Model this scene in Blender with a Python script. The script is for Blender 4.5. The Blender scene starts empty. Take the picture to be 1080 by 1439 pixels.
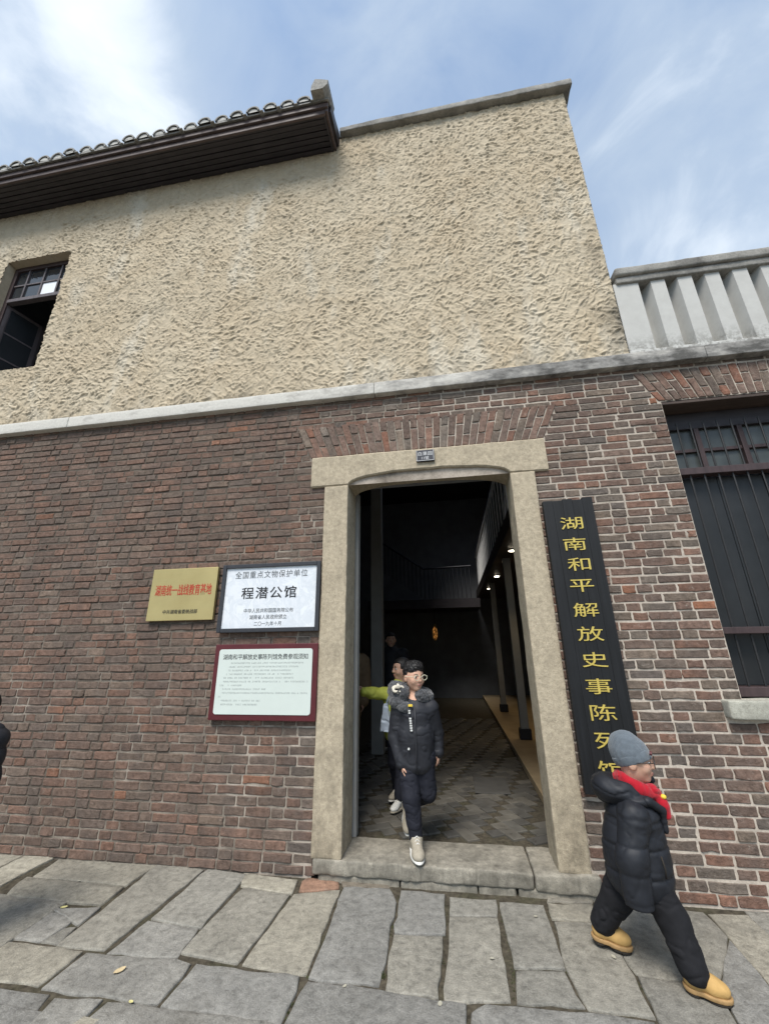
import bpy, bmesh, math, random
import numpy as np
from mathutils import Matrix, Vector
random.seed(7); RNG = np.random.default_rng(11)
SC = bpy.context.scene
COL = SC.collection
rad = math.radians

# ------------------------------------------------------------------ camera, sky, sun, exposure
F = np.array([-0.14892596, 0.93516149, 0.3213939]); R = np.array([0.98678242, 0.16154473, -0.01279705]); U = np.array([0.0638868, -0.31524004, 0.94685912])
CAM = np.array([0, -3.4, 1.523]); FPX = 567.18; CX, CY = 540, 719.5
cd = bpy.data.cameras.new('camera'); cam = bpy.data.objects.new('camera', cd); COL.objects.link(cam)
cd.sensor_fit = 'HORIZONTAL'; cd.sensor_width = 36; cd.lens = 36*FPX/1080; cd.clip_end = 2000; cd.clip_start = .05
m = Matrix.Identity(4)
for i in range(3):
    m[i][0] = R[i]; m[i][1] = U[i]; m[i][2] = -F[i]; m[i][3] = CAM[i]
cam.matrix_world = m; SC.camera = cam

SUN_EL, SUN_AZ = 56, 192      # azimuth clockwise from +Y (north): behind the camera, to its left
W = bpy.data.worlds.new('World'); SC.world = W; W.use_nodes = True
def nodes_of(nt):
    nt.nodes.clear(); return nt.nodes, nt.links
class NT:
    def __init__(s, nt): s.nt = nt; nt.nodes.clear()
    def n(s, typ, **kw):
        nd = s.nt.nodes.new(typ)
        for k, v in kw.items():
            if k.startswith('i_'):
                key = k[2:]; key = int(key) if key.isdigit() else key.replace('_', ' ')
                s.set(nd, key, v)
            else: setattr(nd, k, v)
        return nd
    def set(s, nd, key, v):
        sk = nd.inputs[key]
        if isinstance(v, bpy.types.NodeSocket): s.nt.links.new(v, sk)
        elif isinstance(v, bpy.types.Node): s.nt.links.new(v.outputs[0], sk)
        else: sk.default_value = v
    def math(s, op, a, b=0.5, c=None, clamp=False):
        nd = s.nt.nodes.new('ShaderNodeMath'); nd.operation = op; nd.use_clamp = clamp
        s.set(nd, 0, a); s.set(nd, 1, b)
        if c is not None: s.set(nd, 2, c)
        return nd.outputs[0]
    def noise(s, vec, scale, detail=4, rough=.55, dist=0.):
        nd = s.n('ShaderNodeTexNoise'); nd.inputs['Scale'].default_value = scale; nd.inputs['Detail'].default_value = detail
        nd.inputs['Roughness'].default_value = rough; nd.inputs['Distortion'].default_value = dist
        if vec is not None: s.nt.links.new(vec, nd.inputs['Vector'])
        return nd.outputs['Fac']
    def ramp(s, fac, stops, interp='LINEAR'):
        nd = s.n('ShaderNodeValToRGB'); nd.color_ramp.interpolation = interp
        e = nd.color_ramp.elements
        while len(e) > 1: e.remove(e[-1])
        for i, (p, c) in enumerate(stops):
            if not hasattr(c, '__len__'): c = (c, c, c)
            el = e[0] if i == 0 else e.new(p)
            el.position = p; el.color = (*c[:3], 1)
        s.set(nd, 0, fac); return nd.outputs[0]
    def mr(s, v, a, b, c=0., d=1.):
        nd = s.n('ShaderNodeMapRange'); nd.clamp = True
        s.set(nd, 0, v); nd.inputs[1].default_value = a; nd.inputs[2].default_value = b; nd.inputs[3].default_value = c; nd.inputs[4].default_value = d
        return nd.outputs[0]
    def mix(s, fac, a, b, typ='MIX'):
        nd = s.n('ShaderNodeMixRGB', blend_type=typ)
        s.set(nd, 0, fac)
        for i, v in ((1, a), (2, b)):
            if isinstance(v, tuple) and len(v) == 3: v = (*v, 1)
            s.set(nd, i, v)
        return nd.outputs[0]
    def mapping(s, vec, scale=(1, 1, 1), rot=(0, 0, 0), loc=(0, 0, 0)):
        nd = s.n('ShaderNodeMapping'); s.nt.links.new(vec, nd.inputs[0])
        nd.inputs['Scale'].default_value = scale; nd.inputs['Rotation'].default_value = rot; nd.inputs['Location'].default_value = loc
        return nd.outputs[0]
t = NT(W.node_tree)
sky = t.n('ShaderNodeTexSky', sky_type='NISHITA'); sky.sun_disc = False
sky.sun_elevation = rad(SUN_EL); sky.sun_rotation = rad(SUN_AZ); sky.air_density = 1.0; sky.dust_density = 1.2; sky.ozone_density = 1.6
tc = t.n('ShaderNodeTexCoord'); sp = t.n('ShaderNodeSeparateXYZ'); t.nt.links.new(tc.outputs['Generated'], sp.inputs[0])
zz = t.math('ADD', t.math('MAXIMUM', sp.outputs[2], 0.0), .18)
cv = t.n('ShaderNodeCombineXYZ', i_0=t.math('DIVIDE', sp.outputs[0], zz), i_1=t.math('DIVIDE', sp.outputs[1], zz), i_2=0.0)
v1 = t.mapping(tc.outputs['Generated'], scale=(1.0, 1.0, 1.7), rot=(rad(20), rad(35), rad(10)), loc=(2.3, .4, 1.1))
n1 = t.noise(v1, 3.4, 8, .55, .55)
v2 = t.mapping(tc.outputs['Generated'], scale=(.8, 1.2, 2.2), rot=(rad(-15), rad(40), 0), loc=(.7, 3.1, .2))
n2 = t.noise(v2, 1.5, 4, .5, .3)
cl = t.math('ADD', t.math('MULTIPLY', n1, .55), t.math('MULTIPLY', n2, .50))
# the thick bright cloud bank in the upper left of the view
gd = F + R*(95-CX)/FPX - U*(60-CY)/FPX; gd = gd/np.linalg.norm(gd)
dt = t.n('ShaderNodeVectorMath', operation='DOT_PRODUCT'); t.nt.links.new(tc.outputs['Generated'], dt.inputs[0]); dt.inputs[1].default_value = tuple(gd)
gl = t.math('POWER', t.math('MAXIMUM', dt.outputs['Value'], 0.0), 60)
cl = t.math('ADD', cl, t.math('MULTIPLY', gl, .22))
cf = t.mr(cl, .40, .66, 0.28, .92)
hz = t.mr(sp.outputs[2], 0.0, .35, .75, 0.0)
cf = t.math('MAXIMUM', cf, hz)
SKY_STR = .082
skc = t.mix(1.0, sky.outputs[0], (SKY_STR,)*3, 'MULTIPLY')
skc = t.mix(1.0, skc, (.95, 1.06, 1.06), 'MULTIPLY')
cc = t.mix(t.mr(cl, .56, .82), (.225, .262, .305), (.42, .442, .47))
out = t.mix(cf, skc, cc)
bg = t.n('ShaderNodeBackground', i_0=out, i_1=1.0)
wo = t.n('ShaderNodeOutputWorld', i_0=bg)

sl = bpy.data.lights.new('sun', 'SUN'); sl.energy = 1.5; sl.angle = rad(26); sl.color = (1, .95, .88)
so = bpy.data.objects.new('sun', sl); COL.objects.link(so)
az, el = rad(SUN_AZ), rad(SUN_EL)
sd = Vector((math.sin(az)*math.cos(el), math.cos(az)*math.cos(el), math.sin(el)))
so.rotation_euler = sd.to_track_quat('Z', 'Y').to_euler(); so.location = (-3, -8, 14)
VS = SC.view_settings; VS.view_transform = 'Standard'; VS.look = 'None'; VS.gamma = 1; VS.use_curve_mapping = False
VS.exposure = 1.55

# ------------------------------------------------------------------ pixel <-> place helpers (photograph pixels, 1080 x 1439)
def ray(x, y): return F + R*(x-CX)/FPX - U*(y-CY)/FPX
def onY(x, y, Y=0.): d = ray(x, y); return CAM + d*(Y-CAM[1])/d[1]
def onZ(x, y, Z=0.): d = ray(x, y); return CAM + d*(Z-CAM[2])/d[2]
def px(P):
    v = np.asarray(P, float)-CAM; z = v@F
    return np.stack([CX+FPX*(v@R)/z, CY-FPX*(v@U)/z], -1)

# ------------------------------------------------------------------ numpy noise
def _h(i, j, k, s):
    n = (i*374761393 + j*668265263 + k*2147483647 + s*1274126177) & 0xffffffff
    n = ((n ^ (n >> 13))*1274126177) & 0xffffffff
    return ((n ^ (n >> 16)) & 0xffff)/65535.0
def vnoise(p, s=0):
    p = np.asarray(p, float); i = np.floor(p).astype(np.int64); f = p-i; f = f*f*(3-2*f); r = 0
    for a in (0, 1):
        for b in (0, 1):
            for c in (0, 1):
                w = (f[..., 0] if a else 1-f[..., 0])*(f[..., 1] if b else 1-f[..., 1])*(f[..., 2] if c else 1-f[..., 2])
                r = r + w*_h(i[..., 0]+a, i[..., 1]+b, i[..., 2]+c, s)
    return r*2-1
def fbm(p, o=3, s=0):
    p = np.asarray(p, float); r = 0; a = 1
    for k in range(o): r = r + a*vnoise(p*2**k, s+k*17); a *= .5
    return r

# ------------------------------------------------------------------ object helpers
def root_of(o):
    while o.parent: o = o.parent
    return o
def link_mesh(name, me, mat, parent):
    o = bpy.data.objects.new(name, me); COL.objects.link(o)
    if mat is not None:
        for mm in (mat if isinstance(mat, (list, tuple)) else [mat]): me.materials.append(mm)
    if parent is not None: o.parent = parent
    return o
def add(name, verts, faces, mat, parent=None, smooth=False, base=None, col=None, mi=None):
    """verts in world coordinates; stored relative to the root thing's own base point"""
    v = np.asarray(verts, float).reshape(-1, 3)
    off = np.array(root_of(parent).location) if parent is not None else (np.zeros(3) if base is None else np.array(base, float))
    me = bpy.data.meshes.new(name)
    if isinstance(faces, np.ndarray):
        nf = len(faces); me.vertices.add(len(v)); me.vertices.foreach_set('co', (v-off).astype(np.float32).ravel()); me.loops.add(nf*4); me.loops.foreach_set('vertex_index', faces.astype(np.int32).ravel())
        me.polygons.add(nf); me.polygons.foreach_set('loop_start', np.arange(nf, dtype=np.int32)*4); me.polygons.foreach_set('loop_total', np.full(nf, 4, np.int32)); me.update(calc_edges=True)
    else: me.from_pydata((v-off).tolist(), [], [list(map(int, f)) for f in faces])
    if smooth: me.polygons.foreach_set('use_smooth', np.ones(len(me.polygons), bool))
    if col is not None:
        a = me.color_attributes.new('tint', 'FLOAT_COLOR', 'POINT')
        c = np.ones((len(v), 4)); c[:, :3] = col; a.data.foreach_set('color', c.ravel())
    if mi is not None: me.polygons.foreach_set('material_index', np.asarray(mi, np.int32))
    me.update()
    o = link_mesh(name, me, mat, parent)
    if parent is None: o.location = off
    return o
def thing(name, label, cat, loc=(0, 0, 0), group=None):
    o = bpy.data.objects.new(name, None); COL.objects.link(o); o.location = loc; o.empty_display_size = .1
    o['label'] = label; o['category'] = cat
    if group: o['group'] = group
    return o
def tag(o, label, cat, group=None):
    o['label'] = label; o['category'] = cat
    if group: o['group'] = group
    return o
class MB:
    def __init__(s): s.v = []; s.f = []
    def quads(s, v, f):
        n = len(s.v); s.v += [tuple(map(float, p)) for p in v]; s.f += [tuple(int(i)+n for i in q) for q in f]; return s
    def box(s, x0, x1, y0, y1, z0, z1, b=0.):
        """box with chamfered edges (b)"""
        if b <= 0:
            v = [(x, y, z) for x in (x0, x1) for y in (y0, y1) for z in (z0, z1)]
            return s.quads(v, [(0, 1, 3, 2), (4, 6, 7, 5), (0, 4, 5, 1), (2, 3, 7, 6), (0, 2, 6, 4), (1, 5, 7, 3)])
        bm = bmesh.new(); bmesh.ops.create_cube(bm, size=1)
        for q in bm.verts: q.co = ((x0+x1)/2+q.co.x*(x1-x0), (y0+y1)/2+q.co.y*(y1-y0), (z0+z1)/2+q.co.z*(z1-z0))
        bmesh.ops.bevel(bm, geom=bm.edges[:], offset=b, segments=2, affect='EDGES', profile=.6)
        bm.verts.index_update(); s.quads([q.co for q in bm.verts], [[w.index for w in f.verts] for f in bm.faces]); bm.free(); return s
    def prism(s, prof, a, b, axis):
        """closed polygon prof (2D) extruded from a to b along axis 0/1/2"""
        n = len(prof)
        def mk(p, t):
            q = list(p); q.insert(axis, t); return q
        s.quads([mk(p, a) for p in prof]+[mk(p, b) for p in prof], [(i, (i+1) % n, n+(i+1) % n, n+i) for i in range(n)]+[tuple(range(n))[::-1], tuple(range(n, 2*n))]); return s
    def tube(s, pts, r, n=8, cap=True):
        pts = [np.array(p, float) for p in pts]; rs = r if hasattr(r, '__len__') else [r]*len(pts); v = []; f = []
        prev = None
        for i, p in enumerate(pts):
            d = pts[min(i+1, len(pts)-1)]-pts[max(i-1, 0)]; d = d/(np.linalg.norm(d)+1e-9)
            if prev is None: a = np.cross(d, [0, 0, 1.]) if abs(d[2]) < .9 else np.cross(d, [1., 0, 0])
            else: a = prev-d*(prev@d)
            a = a/np.linalg.norm(a); prev = a; b = np.cross(d, a)
            for k in range(n):
                w = 2*math.pi*k/n; v.append(p+rs[i]*(math.cos(w)*a+math.sin(w)*b))
        for i in range(len(pts)-1):
            for k in range(n): f.append((i*n+k, i*n+(k+1) % n, (i+1)*n+(k+1) % n, (i+1)*n+k))
        if cap: f += [tuple(range(n))[::-1], tuple(range((len(pts)-1)*n, len(pts)*n))]
        return s.quads(v, f)
    def add(s, name, mat, parent=None, **k): return add(name, s.v, s.f, mat, parent, **k)
def rough_box(lo, hi, cell=.04, r=.012, amp=.004, nsc=9., seed=0, shape=None):
    """rounded, slightly uneven stone block"""
    lo = np.array(lo, float); hi = np.array(hi, float); V = []; Fc = []; n0 = 0
    for ax in range(3):
        a, b = [i for i in range(3) if i != ax]
        na = max(2, int(round((hi[a]-lo[a])/cell))+1); nb = max(2, int(round((hi[b]-lo[b])/cell))+1)
        ga = np.linspace(lo[a], hi[a], na); gb = np.linspace(lo[b], hi[b], nb)
        ga = np.unique(np.r_[ga, lo[a]+r*.4, lo[a]+r, hi[a]-r, hi[a]-r*.4]); gb = np.unique(np.r_[gb, lo[b]+r*.4, lo[b]+r, hi[b]-r, hi[b]-r*.4]); na, nb = len(ga), len(gb)
        A, B = np.meshgrid(ga, gb, indexing='ij')
        for side in (0, 1):
            P = np.zeros((na, nb, 3)); P[..., a] = A; P[..., b] = B; P[..., ax] = hi[ax] if side else lo[ax]
            V.append(P.reshape(-1, 3)); idx = np.arange(na*nb).reshape(na, nb)+n0
            q = np.stack([idx[:-1, :-1], idx[1:, :-1], idx[1:, 1:], idx[:-1, 1:]], -1).reshape(-1, 4)
            flip = (side == 1) == (ax == 1)
            Fc.append(q[:, ::-1] if flip else q); n0 += na*nb
    V = np.concatenate(V); Fc = np.concatenate(Fc)
    q = np.clip(V, lo+r, hi-r); d = V-q; L = np.linalg.norm(d, axis=1, keepdims=True); V = np.where(L > 1e-9, q+d/np.maximum(L, 1e-9)*np.minimum(L, r), V)
    if shape is not None: V = shape(V)
    nz = np.stack([fbm(V*nsc+31*k, 3, seed+k) for k in range(3)], -1); V = V+nz*amp
    return V, Fc

# ------------------------------------------------------------------ materials
MATS = {}
def material(name, fn):
    m_ = bpy.data.materials.new(name); m_.use_nodes = True; t = NT(m_.node_tree)
    p = t.n('ShaderNodeBsdfPrincipled'); o = t.n('ShaderNodeOutputMaterial', i_0=p)
    geo = t.n('ShaderNodeNewGeometry'); t.pos = geo.outputs['Position']; t.p = p
    t.bumped = lambda h, st, dist: t.set(p, 'Normal', t.n('ShaderNodeBump', i_Strength=st, i_Distance=dist, i_Height=h))
    fn(t, p); MATS[name] = m_; return m_
def setp(t, p, col=None, rough=None, spec=None, metal=None):
    if col is not None: t.set(p, 'Base Color', (*col, 1) if isinstance(col, tuple) and len(col) == 3 else col)
    if rough is not None: t.set(p, 'Roughness', rough)
    if spec is not None: t.set(p, 'Specular IOR Level', spec)
    if metal is not None: t.set(p, 'Metallic', metal)
def simple(name, col, rough=.6, var=.25, scale=20., bump=0., bscale=60., spec=.4, metal=0.):
    def fn(t, p):
        n = t.noise(t.pos, scale, 5, .6)
        c = t.mix(1.0, col, t.ramp(n, [(.25, 1-var), (.75, 1+var)]), 'MULTIPLY') if var else col
        setp(t, p, c, rough, spec, metal)
        if bump: t.bumped(t.noise(t.pos, bscale, 5, .65), bump, .01)
    return material(name, fn)
def sepz(t):
    s_ = t.n('ShaderNodeSeparateXYZ'); t.nt.links.new(t.pos, s_.inputs[0]); return s_.outputs

def m_brick(t, p):
    at = t.n('ShaderNodeAttribute', attribute_name='tint'); X, Y, Z = sepz(t)
    n1 = t.noise(t.pos, 28, 6, .65); n2 = t.noise(t.pos, 7, 5, .6); n3 = t.noise(t.pos, 95, 4, .7)
    c = t.mix(1.0, at.outputs['Color'], t.ramp(n1, [(.28, .50), (.5, .97), (.74, 1.45)]), 'MULTIPLY')
    # soot and weathering in cloudy patches
    c = t.mix(t.math('MULTIPLY', t.ramp(n2, [(.45, 0), (.72, 1)]), .55), c, (.075, .066, .060))
    big = t.noise(t.mapping(t.pos, scale=(1.3, 1, .5)), 1.6, 4, .6)
    c = t.mix(t.math('MULTIPLY', t.ramp(big, [(.5, 0), (.7, 1)]), .45), c, (.085, .068, .060))
    # lime smeared over the faces
    sm = t.math('MULTIPLY', t.ramp(t.noise(t.pos, 17, 6, .72), [(.57, 0), (.70, 1)]), t.ramp(n3, [(.4, .1), (.65, 1)]))
    reg = t.math('MAXIMUM', t.mr(X, .2, 1.2, .4, .8), t.mr(Z, 1.2, .2, 0, .45))
    c = t.mix(t.math('MULTIPLY', sm, reg), c, (.38, .335, .285))
    setp(t, p, c, .92, .2)
    t.bumped(t.math('ADD', t.math('MULTIPLY', n1, .9), t.math('MULTIPLY', n3, .5)), 1.0, .010)
material('brick', m_brick)
def m_mortar(t, p):
    X, Y, Z = sepz(t)
    n = t.noise(t.pos, 3.2, 6, .62); n2 = t.noise(t.pos, 60, 5, .7)
    fresh = t.math('ADD', t.mr(X, -2.2, .3, -.14, .26), t.mr(Z, 2.9, 1.2, -.05, .10))
    k = t.math('ADD', n, fresh)
    c = t.ramp(k, [(.40, (.105, .088, .072)), (.53, (.21, .18, .148)), (.67, (.37, .32, .268)), (.88, (.48, .42, .355))])
    c = t.mix(1.0, c, t.ramp(n2, [(.25, .75), (.75, 1.2)]), 'MULTIPLY')
    setp(t, p, c, .95, .15); t.bumped(n2, .6, .006)
material('mortar', m_mortar)
def m_stucco(t, p):
    X, Y, Z = sepz(t)
    n = t.noise(t.pos, 1.1, 5, .6); n2 = t.noise(t.pos, 14, 5, .65); n3 = t.noise(t.pos, 120, 3, .6)
    c = t.mix(t.ramp(n, [(.35, 0), (.68, 1)]), (.445, .368, .262), (.492, .424, .318))
    pale = t.ramp(t.noise(t.mapping(t.pos, scale=(1.6, 1, .55), loc=(2.1, 0, .4)), 1.0, 5, .62), [(.55, 0), (.72, 1)])
    c = t.mix(t.math('MULTIPLY', pale, .85), c, (.56, .525, .445))
    # grime along the foot and the open corner
    g = t.math('MULTIPLY', t.math('MAXIMUM', t.mr(X, 1.35, 1.78), t.mr(Z, 4.28, 4.03, 0, .8)), t.ramp(t.noise(t.mapping(t.pos, scale=(1, 1, .6)), 3.2, 5, .65), [(.46, 0), (.66, 1)]))
    g = t.math('MULTIPLY', g, t.mr(Z, 6.0, 5.0))
    run = t.math('MULTIPLY', t.ramp(t.noise(t.mapping(t.pos, scale=(9, 1, .35)), 1.0, 5, .65), [(.52, 0), (.70, 1)]), t.mr(Z, 6.6, 8.0, .12, .6))
    c = t.mix(t.math('MULTIPLY', run, .6), c, (.27, .225, .165))
    c = t.mix(t.math('MULTIPLY', t.ramp(t.noise(t.pos, 2.6, 6, .7), [(.54, 0), (.70, 1)]), .5), c, (.33, .285, .215))
    c = t.mix(t.math('MULTIPLY', g, .8), c, (.10, .092, .078))
    c = t.mix(1.0, c, t.ramp(n2, [(.25, .86), (.75, 1.1)]), 'MULTIPLY')
    setp(t, p, c, .95, .15); t.bumped(n3, .45, .006)
material('stucco', m_stucco)
def m_granite(base, dark, light, name, stain=.4):
    def fn(t, p):
        n = t.noise(t.pos, 170, 3, .75); n2 = t.noise(t.pos, 5, 5, .65); n3 = t.noise(t.pos, 30, 5, .65)
        c = t.ramp(n, [(.30, dark), (.45, base), (.58, base), (.72, light)])
        c = t.mix(t.math('MULTIPLY', t.ramp(n2, [(.46, 0), (.72, 1)]), stain), c, tuple(x*.48 for x in base))
        X, Y, Z = sepz(t)
        low = t.math('MULTIPLY', t.mr(Z, 1.1, .1, 0, .8), t.ramp(t.noise(t.mapping(t.pos, scale=(3, 3, 1.2)), 3.0, 6, .7), [(.42, 0), (.66, 1)]))
        c = t.mix(low, c, tuple(x*.42 for x in base))
        c = t.mix(1.0, c, t.ramp(n3, [(.25, .70), (.75, 1.22)]), 'MULTIPLY')
        setp(t, p, c, .88, .25); t.bumped(t.math('ADD', n, t.math('MULTIPLY', n3, 1.5)), .5, .006)
    return material(name, fn)
m_granite((.425, .360, .262), (.18, .152, .11), (.58, .51, .395), 'granite', .42)
m_granite((.30, .275, .225), (.12, .11, .09), (.42, .39, .34), 'threshold_stone', .55)
m_granite((.40, .39, .33), (.22, .21, .17), (.52, .50, .44), 'sill_stone', .3)
def m_ledge(t, p):
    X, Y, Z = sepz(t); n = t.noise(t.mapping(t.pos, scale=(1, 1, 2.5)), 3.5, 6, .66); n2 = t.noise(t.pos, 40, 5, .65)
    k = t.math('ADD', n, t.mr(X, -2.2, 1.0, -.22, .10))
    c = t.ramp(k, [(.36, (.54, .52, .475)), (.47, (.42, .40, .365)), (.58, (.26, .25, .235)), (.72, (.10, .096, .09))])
    c = t.mix(1.0, c, t.ramp(n2, [(.25, .85), (.75, 1.12)]), 'MULTIPLY')
    setp(t, p, c, .9, .2); t.bumped(n2, .5, .006)
material('ledge', m_ledge)
def m_conc(t, p):
    n = t.noise(t.pos, 4, 6, .68); n2 = t.noise(t.pos, 55, 5, .65)
    c = t.ramp(n, [(.3, (.11, .105, .098)), (.5, (.24, .23, .21)), (.72, (.36, .345, .315))])
    c = t.mix(1.0, c, t.ramp(n2, [(.25, .75), (.75, 1.2)]), 'MULTIPLY')
    setp(t, p, c, .92, .2); t.bumped(n2, .6, .008)
material('weathered_concrete', m_conc)
def m_white(t, p):
    X, Y, Z = sepz(t); n = t.noise(t.pos, 6, 6, .65); n2 = t.noise(t.pos, 22, 5, .7)
    g = t.math('MULTIPLY', t.mr(Z, 4.28, 4.06), t.ramp(n2, [(.42, 0), (.56, 1)]))
    c = t.mix(t.ramp(n, [(.4, 0), (.75, .55)]), (.46, .455, .43), (.36, .35, .33))
    c = t.mix(t.math('MULTIPLY', g, .75), c, (.13, .122, .105))
    setp(t, p, c, .75, .3); t.bumped(n2, .25, .005)
material('white_paint', m_white)
def m_slab(t, p):
    at = t.n('ShaderNodeAttribute', attribute_name='tint')
    n = t.noise(t.pos, 3.5, 6, .65); n2 = t.noise(t.pos, 22, 6, .7); n3 = t.noise(t.pos, 150, 3, .7)
    c = t.mix(1.0, at.outputs['Color'], t.ramp(n, [(.28, .78), (.72, 1.18)]), 'MULTIPLY')
    c = t.mix(1.0, c, t.ramp(n2, [(.28, .55), (.5, 1.0), (.74, 1.30)]), 'MULTIPLY')
    c = t.mix(1.0, c, t.ramp(n3, [(.3, .72), (.7, 1.22)]), 'MULTIPLY')
    c = t.mix(t.math('MULTIPLY', t.ramp(t.noise(t.pos, 2.1, 5, .7), [(.55, 0), (.72, 1)]), .5), c, (.135, .125, .105))
    c = t.mix(t.math('MULTIPLY', t.ramp(t.noise(t.pos, 9, 5, .7), [(.63, 0), (.75, 1)]), .35), c, (.30, .29, .26))
    setp(t, p, c, t.mr(n2, .3, .7, .62, .9), .35)
    t.bumped(t.math('ADD', n2, t.math('MULTIPLY', n3, .5)), .9, .010)
material('flagstone', m_slab)
def m_dirt(t, p):
    n = t.noise(t.pos, 30, 5, .7); n2 = t.noise(t.pos, 4, 4, .6)
    c = t.ramp(n, [(.3, (.03, .026, .02)), (.7, (.11, .095, .07))])
    c = t.mix(t.math('MULTIPLY', t.ramp(n2, [(.5, 0), (.65, 1)]), .22), c, (.045, .055, .02))
    setp(t, p, c, .95, .1); t.bumped(n, .8, .01)
material('joint_earth', m_dirt)
def m_wood(name, col, rough=.55, ax=(30, 30, 2), var=.35):
    def fn(t, p):
        n = t.noise(t.mapping(t.pos, scale=ax), 1.0, 6, .65); n2 = t.noise(t.pos, 6, 4, .6)
        c = t.mix(1.0, col, t.ramp(n, [(.25, 1-var), (.75, 1+var)]), 'MULTIPLY')
        c = t.mix(1.0, c, t.ramp(n2, [(.3, .8), (.7, 1.15)]), 'MULTIPLY')
        setp(t, p, c, rough, .35); t.bumped(n, .4, .004)
    return material(name, fn)
m_wood('eave_wood', (.035, .030, .034), .5, (2, 30, 30))
m_wood('fascia_wood', (.085, .062, .058), .6, (2, 30, 30))
m_wood('lintel_wood', (.060, .042, .034), .7, (3, 25, 25))
m_wood('frame_wood', (.052, .034, .034), .5)
m_wood('window_grey_wood', (.10, .085, .09), .55)
m_wood('sign_black', (.0065, .007, .008), .6, (45, 45, 1.5), .6)
m_wood('hall_wood', (.05, .034, .024), .45)
simple('iron', (.020, .020, .021), .5, .3, 40)
simple('tile_grey', (.23, .222, .205), .85, .4, 25, .5)
simple('lime_white', (.46, .45, .42), .9, .25, 30, .5)
def m_gold(t, p):
    n = t.noise(t.pos, 4, 4, .6); n2 = t.noise(t.mapping(t.pos, scale=(2, 2, 60)), 2.0, 3, .6)
    setp(t, p, t.mix(n, (.36, .285, .12), (.50, .41, .19)), t.mr(n2, .3, .7, .42, .55), .5, .55)
material('brass', m_gold)
def m_marble(t, p):
    n = t.noise(t.pos, 5, 6, .7, 1.5); n2 = t.noise(t.pos, 14, 5, .7, .8)
    c = t.ramp(n, [(.42, (.66, .68, .71)), (.52, (.58, .61, .65)), (.60, (.68, .70, .72))])
    setp(t, p, t.mix(t.math('MULTIPLY', t.ramp(n2, [(.55, 0), (.7, 1)]), .3), c, (.48, .50, .54)), .25, .5)
material('marble', m_marble)
simple('notice_panel', (.55, .60, .56), .35, .04, 4)
simple('maroon', (.085, .014, .018), .4, .2, 9)
simple('dark_frame', (.030, .031, .036), .45, .2, 20)
simple('ink_black', (.018, .018, .02), .6, 0)
simple('ink_grey', (.10, .105, .11), .6, 0)
simple('ink_faint', (.27, .29, .28), .6, 0)
simple('red_paint', (.42, .035, .018), .5, .1, 20)
simple('gilt', (.56, .43, .10), .38, .2, 30, 0, 60, .5, .25)
simple('plate_navy', (.030, .030, .038), .4, .1, 20)
simple('plate_white', (.6, .6, .6), .5, .05, 20)
simple('glass_old', (.055, .062, .058), .3, .45, 3.5, .06, 6, .5)
simple('glass_clear', (.025, .028, .032), .06, .2, 3, 0, 6, .6)
simple('pane_reflection', (.75, .77, .8), .5, .03, 5)  # bright reflection on one upper window pane, put into its base colour
simple('dark_panel', (.020, .021, .022), .42, .4, 2.5, .1, 5, .4)
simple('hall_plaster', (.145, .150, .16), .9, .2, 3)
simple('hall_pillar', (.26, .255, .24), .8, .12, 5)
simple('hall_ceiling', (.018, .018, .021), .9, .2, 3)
simple('hall_rail', (.75, .75, .74), .6, .1, 9)
simple('drain_iron', (.075, .072, .066), .7, .2, 9)
simple('hall_iron', (.012, .013, .02), .6, .1, 9)
simple('warm_panel', (.30, .23, .14), .7, .15, 5)
def m_hfloor(t, p):
    at = t.n('ShaderNodeAttribute', attribute_name='tint')
    n = t.noise(t.pos, 12, 5, .65)
    c = t.mix(1.0, at.outputs['Color'], t.ramp(n, [(.25, .7), (.75, 1.25)]), 'MULTIPLY')
    setp(t, p, c, t.mr(n, .3, .7, .25, .5), .5); t.bumped(n, .3, .006)
material('hall_paver', m_hfloor)
def m_emit(name, col, st):
    m_ = bpy.data.materials.new(name); m_.use_nodes = True; t = NT(m_.node_tree)
    e = t.n('ShaderNodeEmission'); e.inputs[0].default_value = (*col, 1); e.inputs[1].default_value = st
    t.n('ShaderNodeOutputMaterial', i_0=e); MATS[name] = m_
m_emit('lamp_glow', (1, .88, .66), 9.0); m_emit('lantern_glow', (1, .42, .10), .16)
lg_t = NT.__new__(NT); lg_t.nt = M_ = MATS['lantern_glow'].node_tree
lg_e = [n_ for n_ in M_.nodes if n_.type == 'EMISSION'][0]
lg_g = lg_t.n('ShaderNodeNewGeometry'); lg_t.set(lg_e, 1, lg_t.ramp(lg_t.noise(lg_g.outputs['Position'], 26, 4, .7), [(.45, .003), (.66, .22)]))
def cloth(name, col, rough=.85, var=.2, scale=30., bump=.25, bscale=220., sheen=0., spec=.25):
    def fn(t, p):
        n = t.noise(t.pos, scale, 4, .6); nb = t.noise(t.pos, bscale, 3, .6)
        setp(t, p, t.mix(1.0, col, t.ramp(n, [(.25, 1-var), (.75, 1+var)]), 'MULTIPLY'), rough, spec)
        if sheen: t.set(p, 'Sheen Weight', sheen)
        t.bumped(nb, bump, .003)
    return material(name, fn)
def m_skin(t, p):
    n = t.noise(t.pos, 18, 4, .6)
    setp(t, p, t.mix(n, (.47, .27, .185), (.57, .35, .255)), .55, .35); t.set(p, 'Subsurface Weight', .12); t.set(p, 'Subsurface Radius', (.012, .005, .003))
material('skin', m_skin)
cloth('hair', (.010, .009, .009), .55, .4, 60, .8, 160, 0, .4)
cloth('jacket_black', (.017, .018, .023), .62, .25, 20, .3, 260, 0, .35)
cloth('jacket_puffer', (.012, .0135, .018), .60, .3, 14, .2, 60, 0, .35)
cloth('trousers_navy', (.013, .014, .021), .8, .2, 25)
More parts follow.
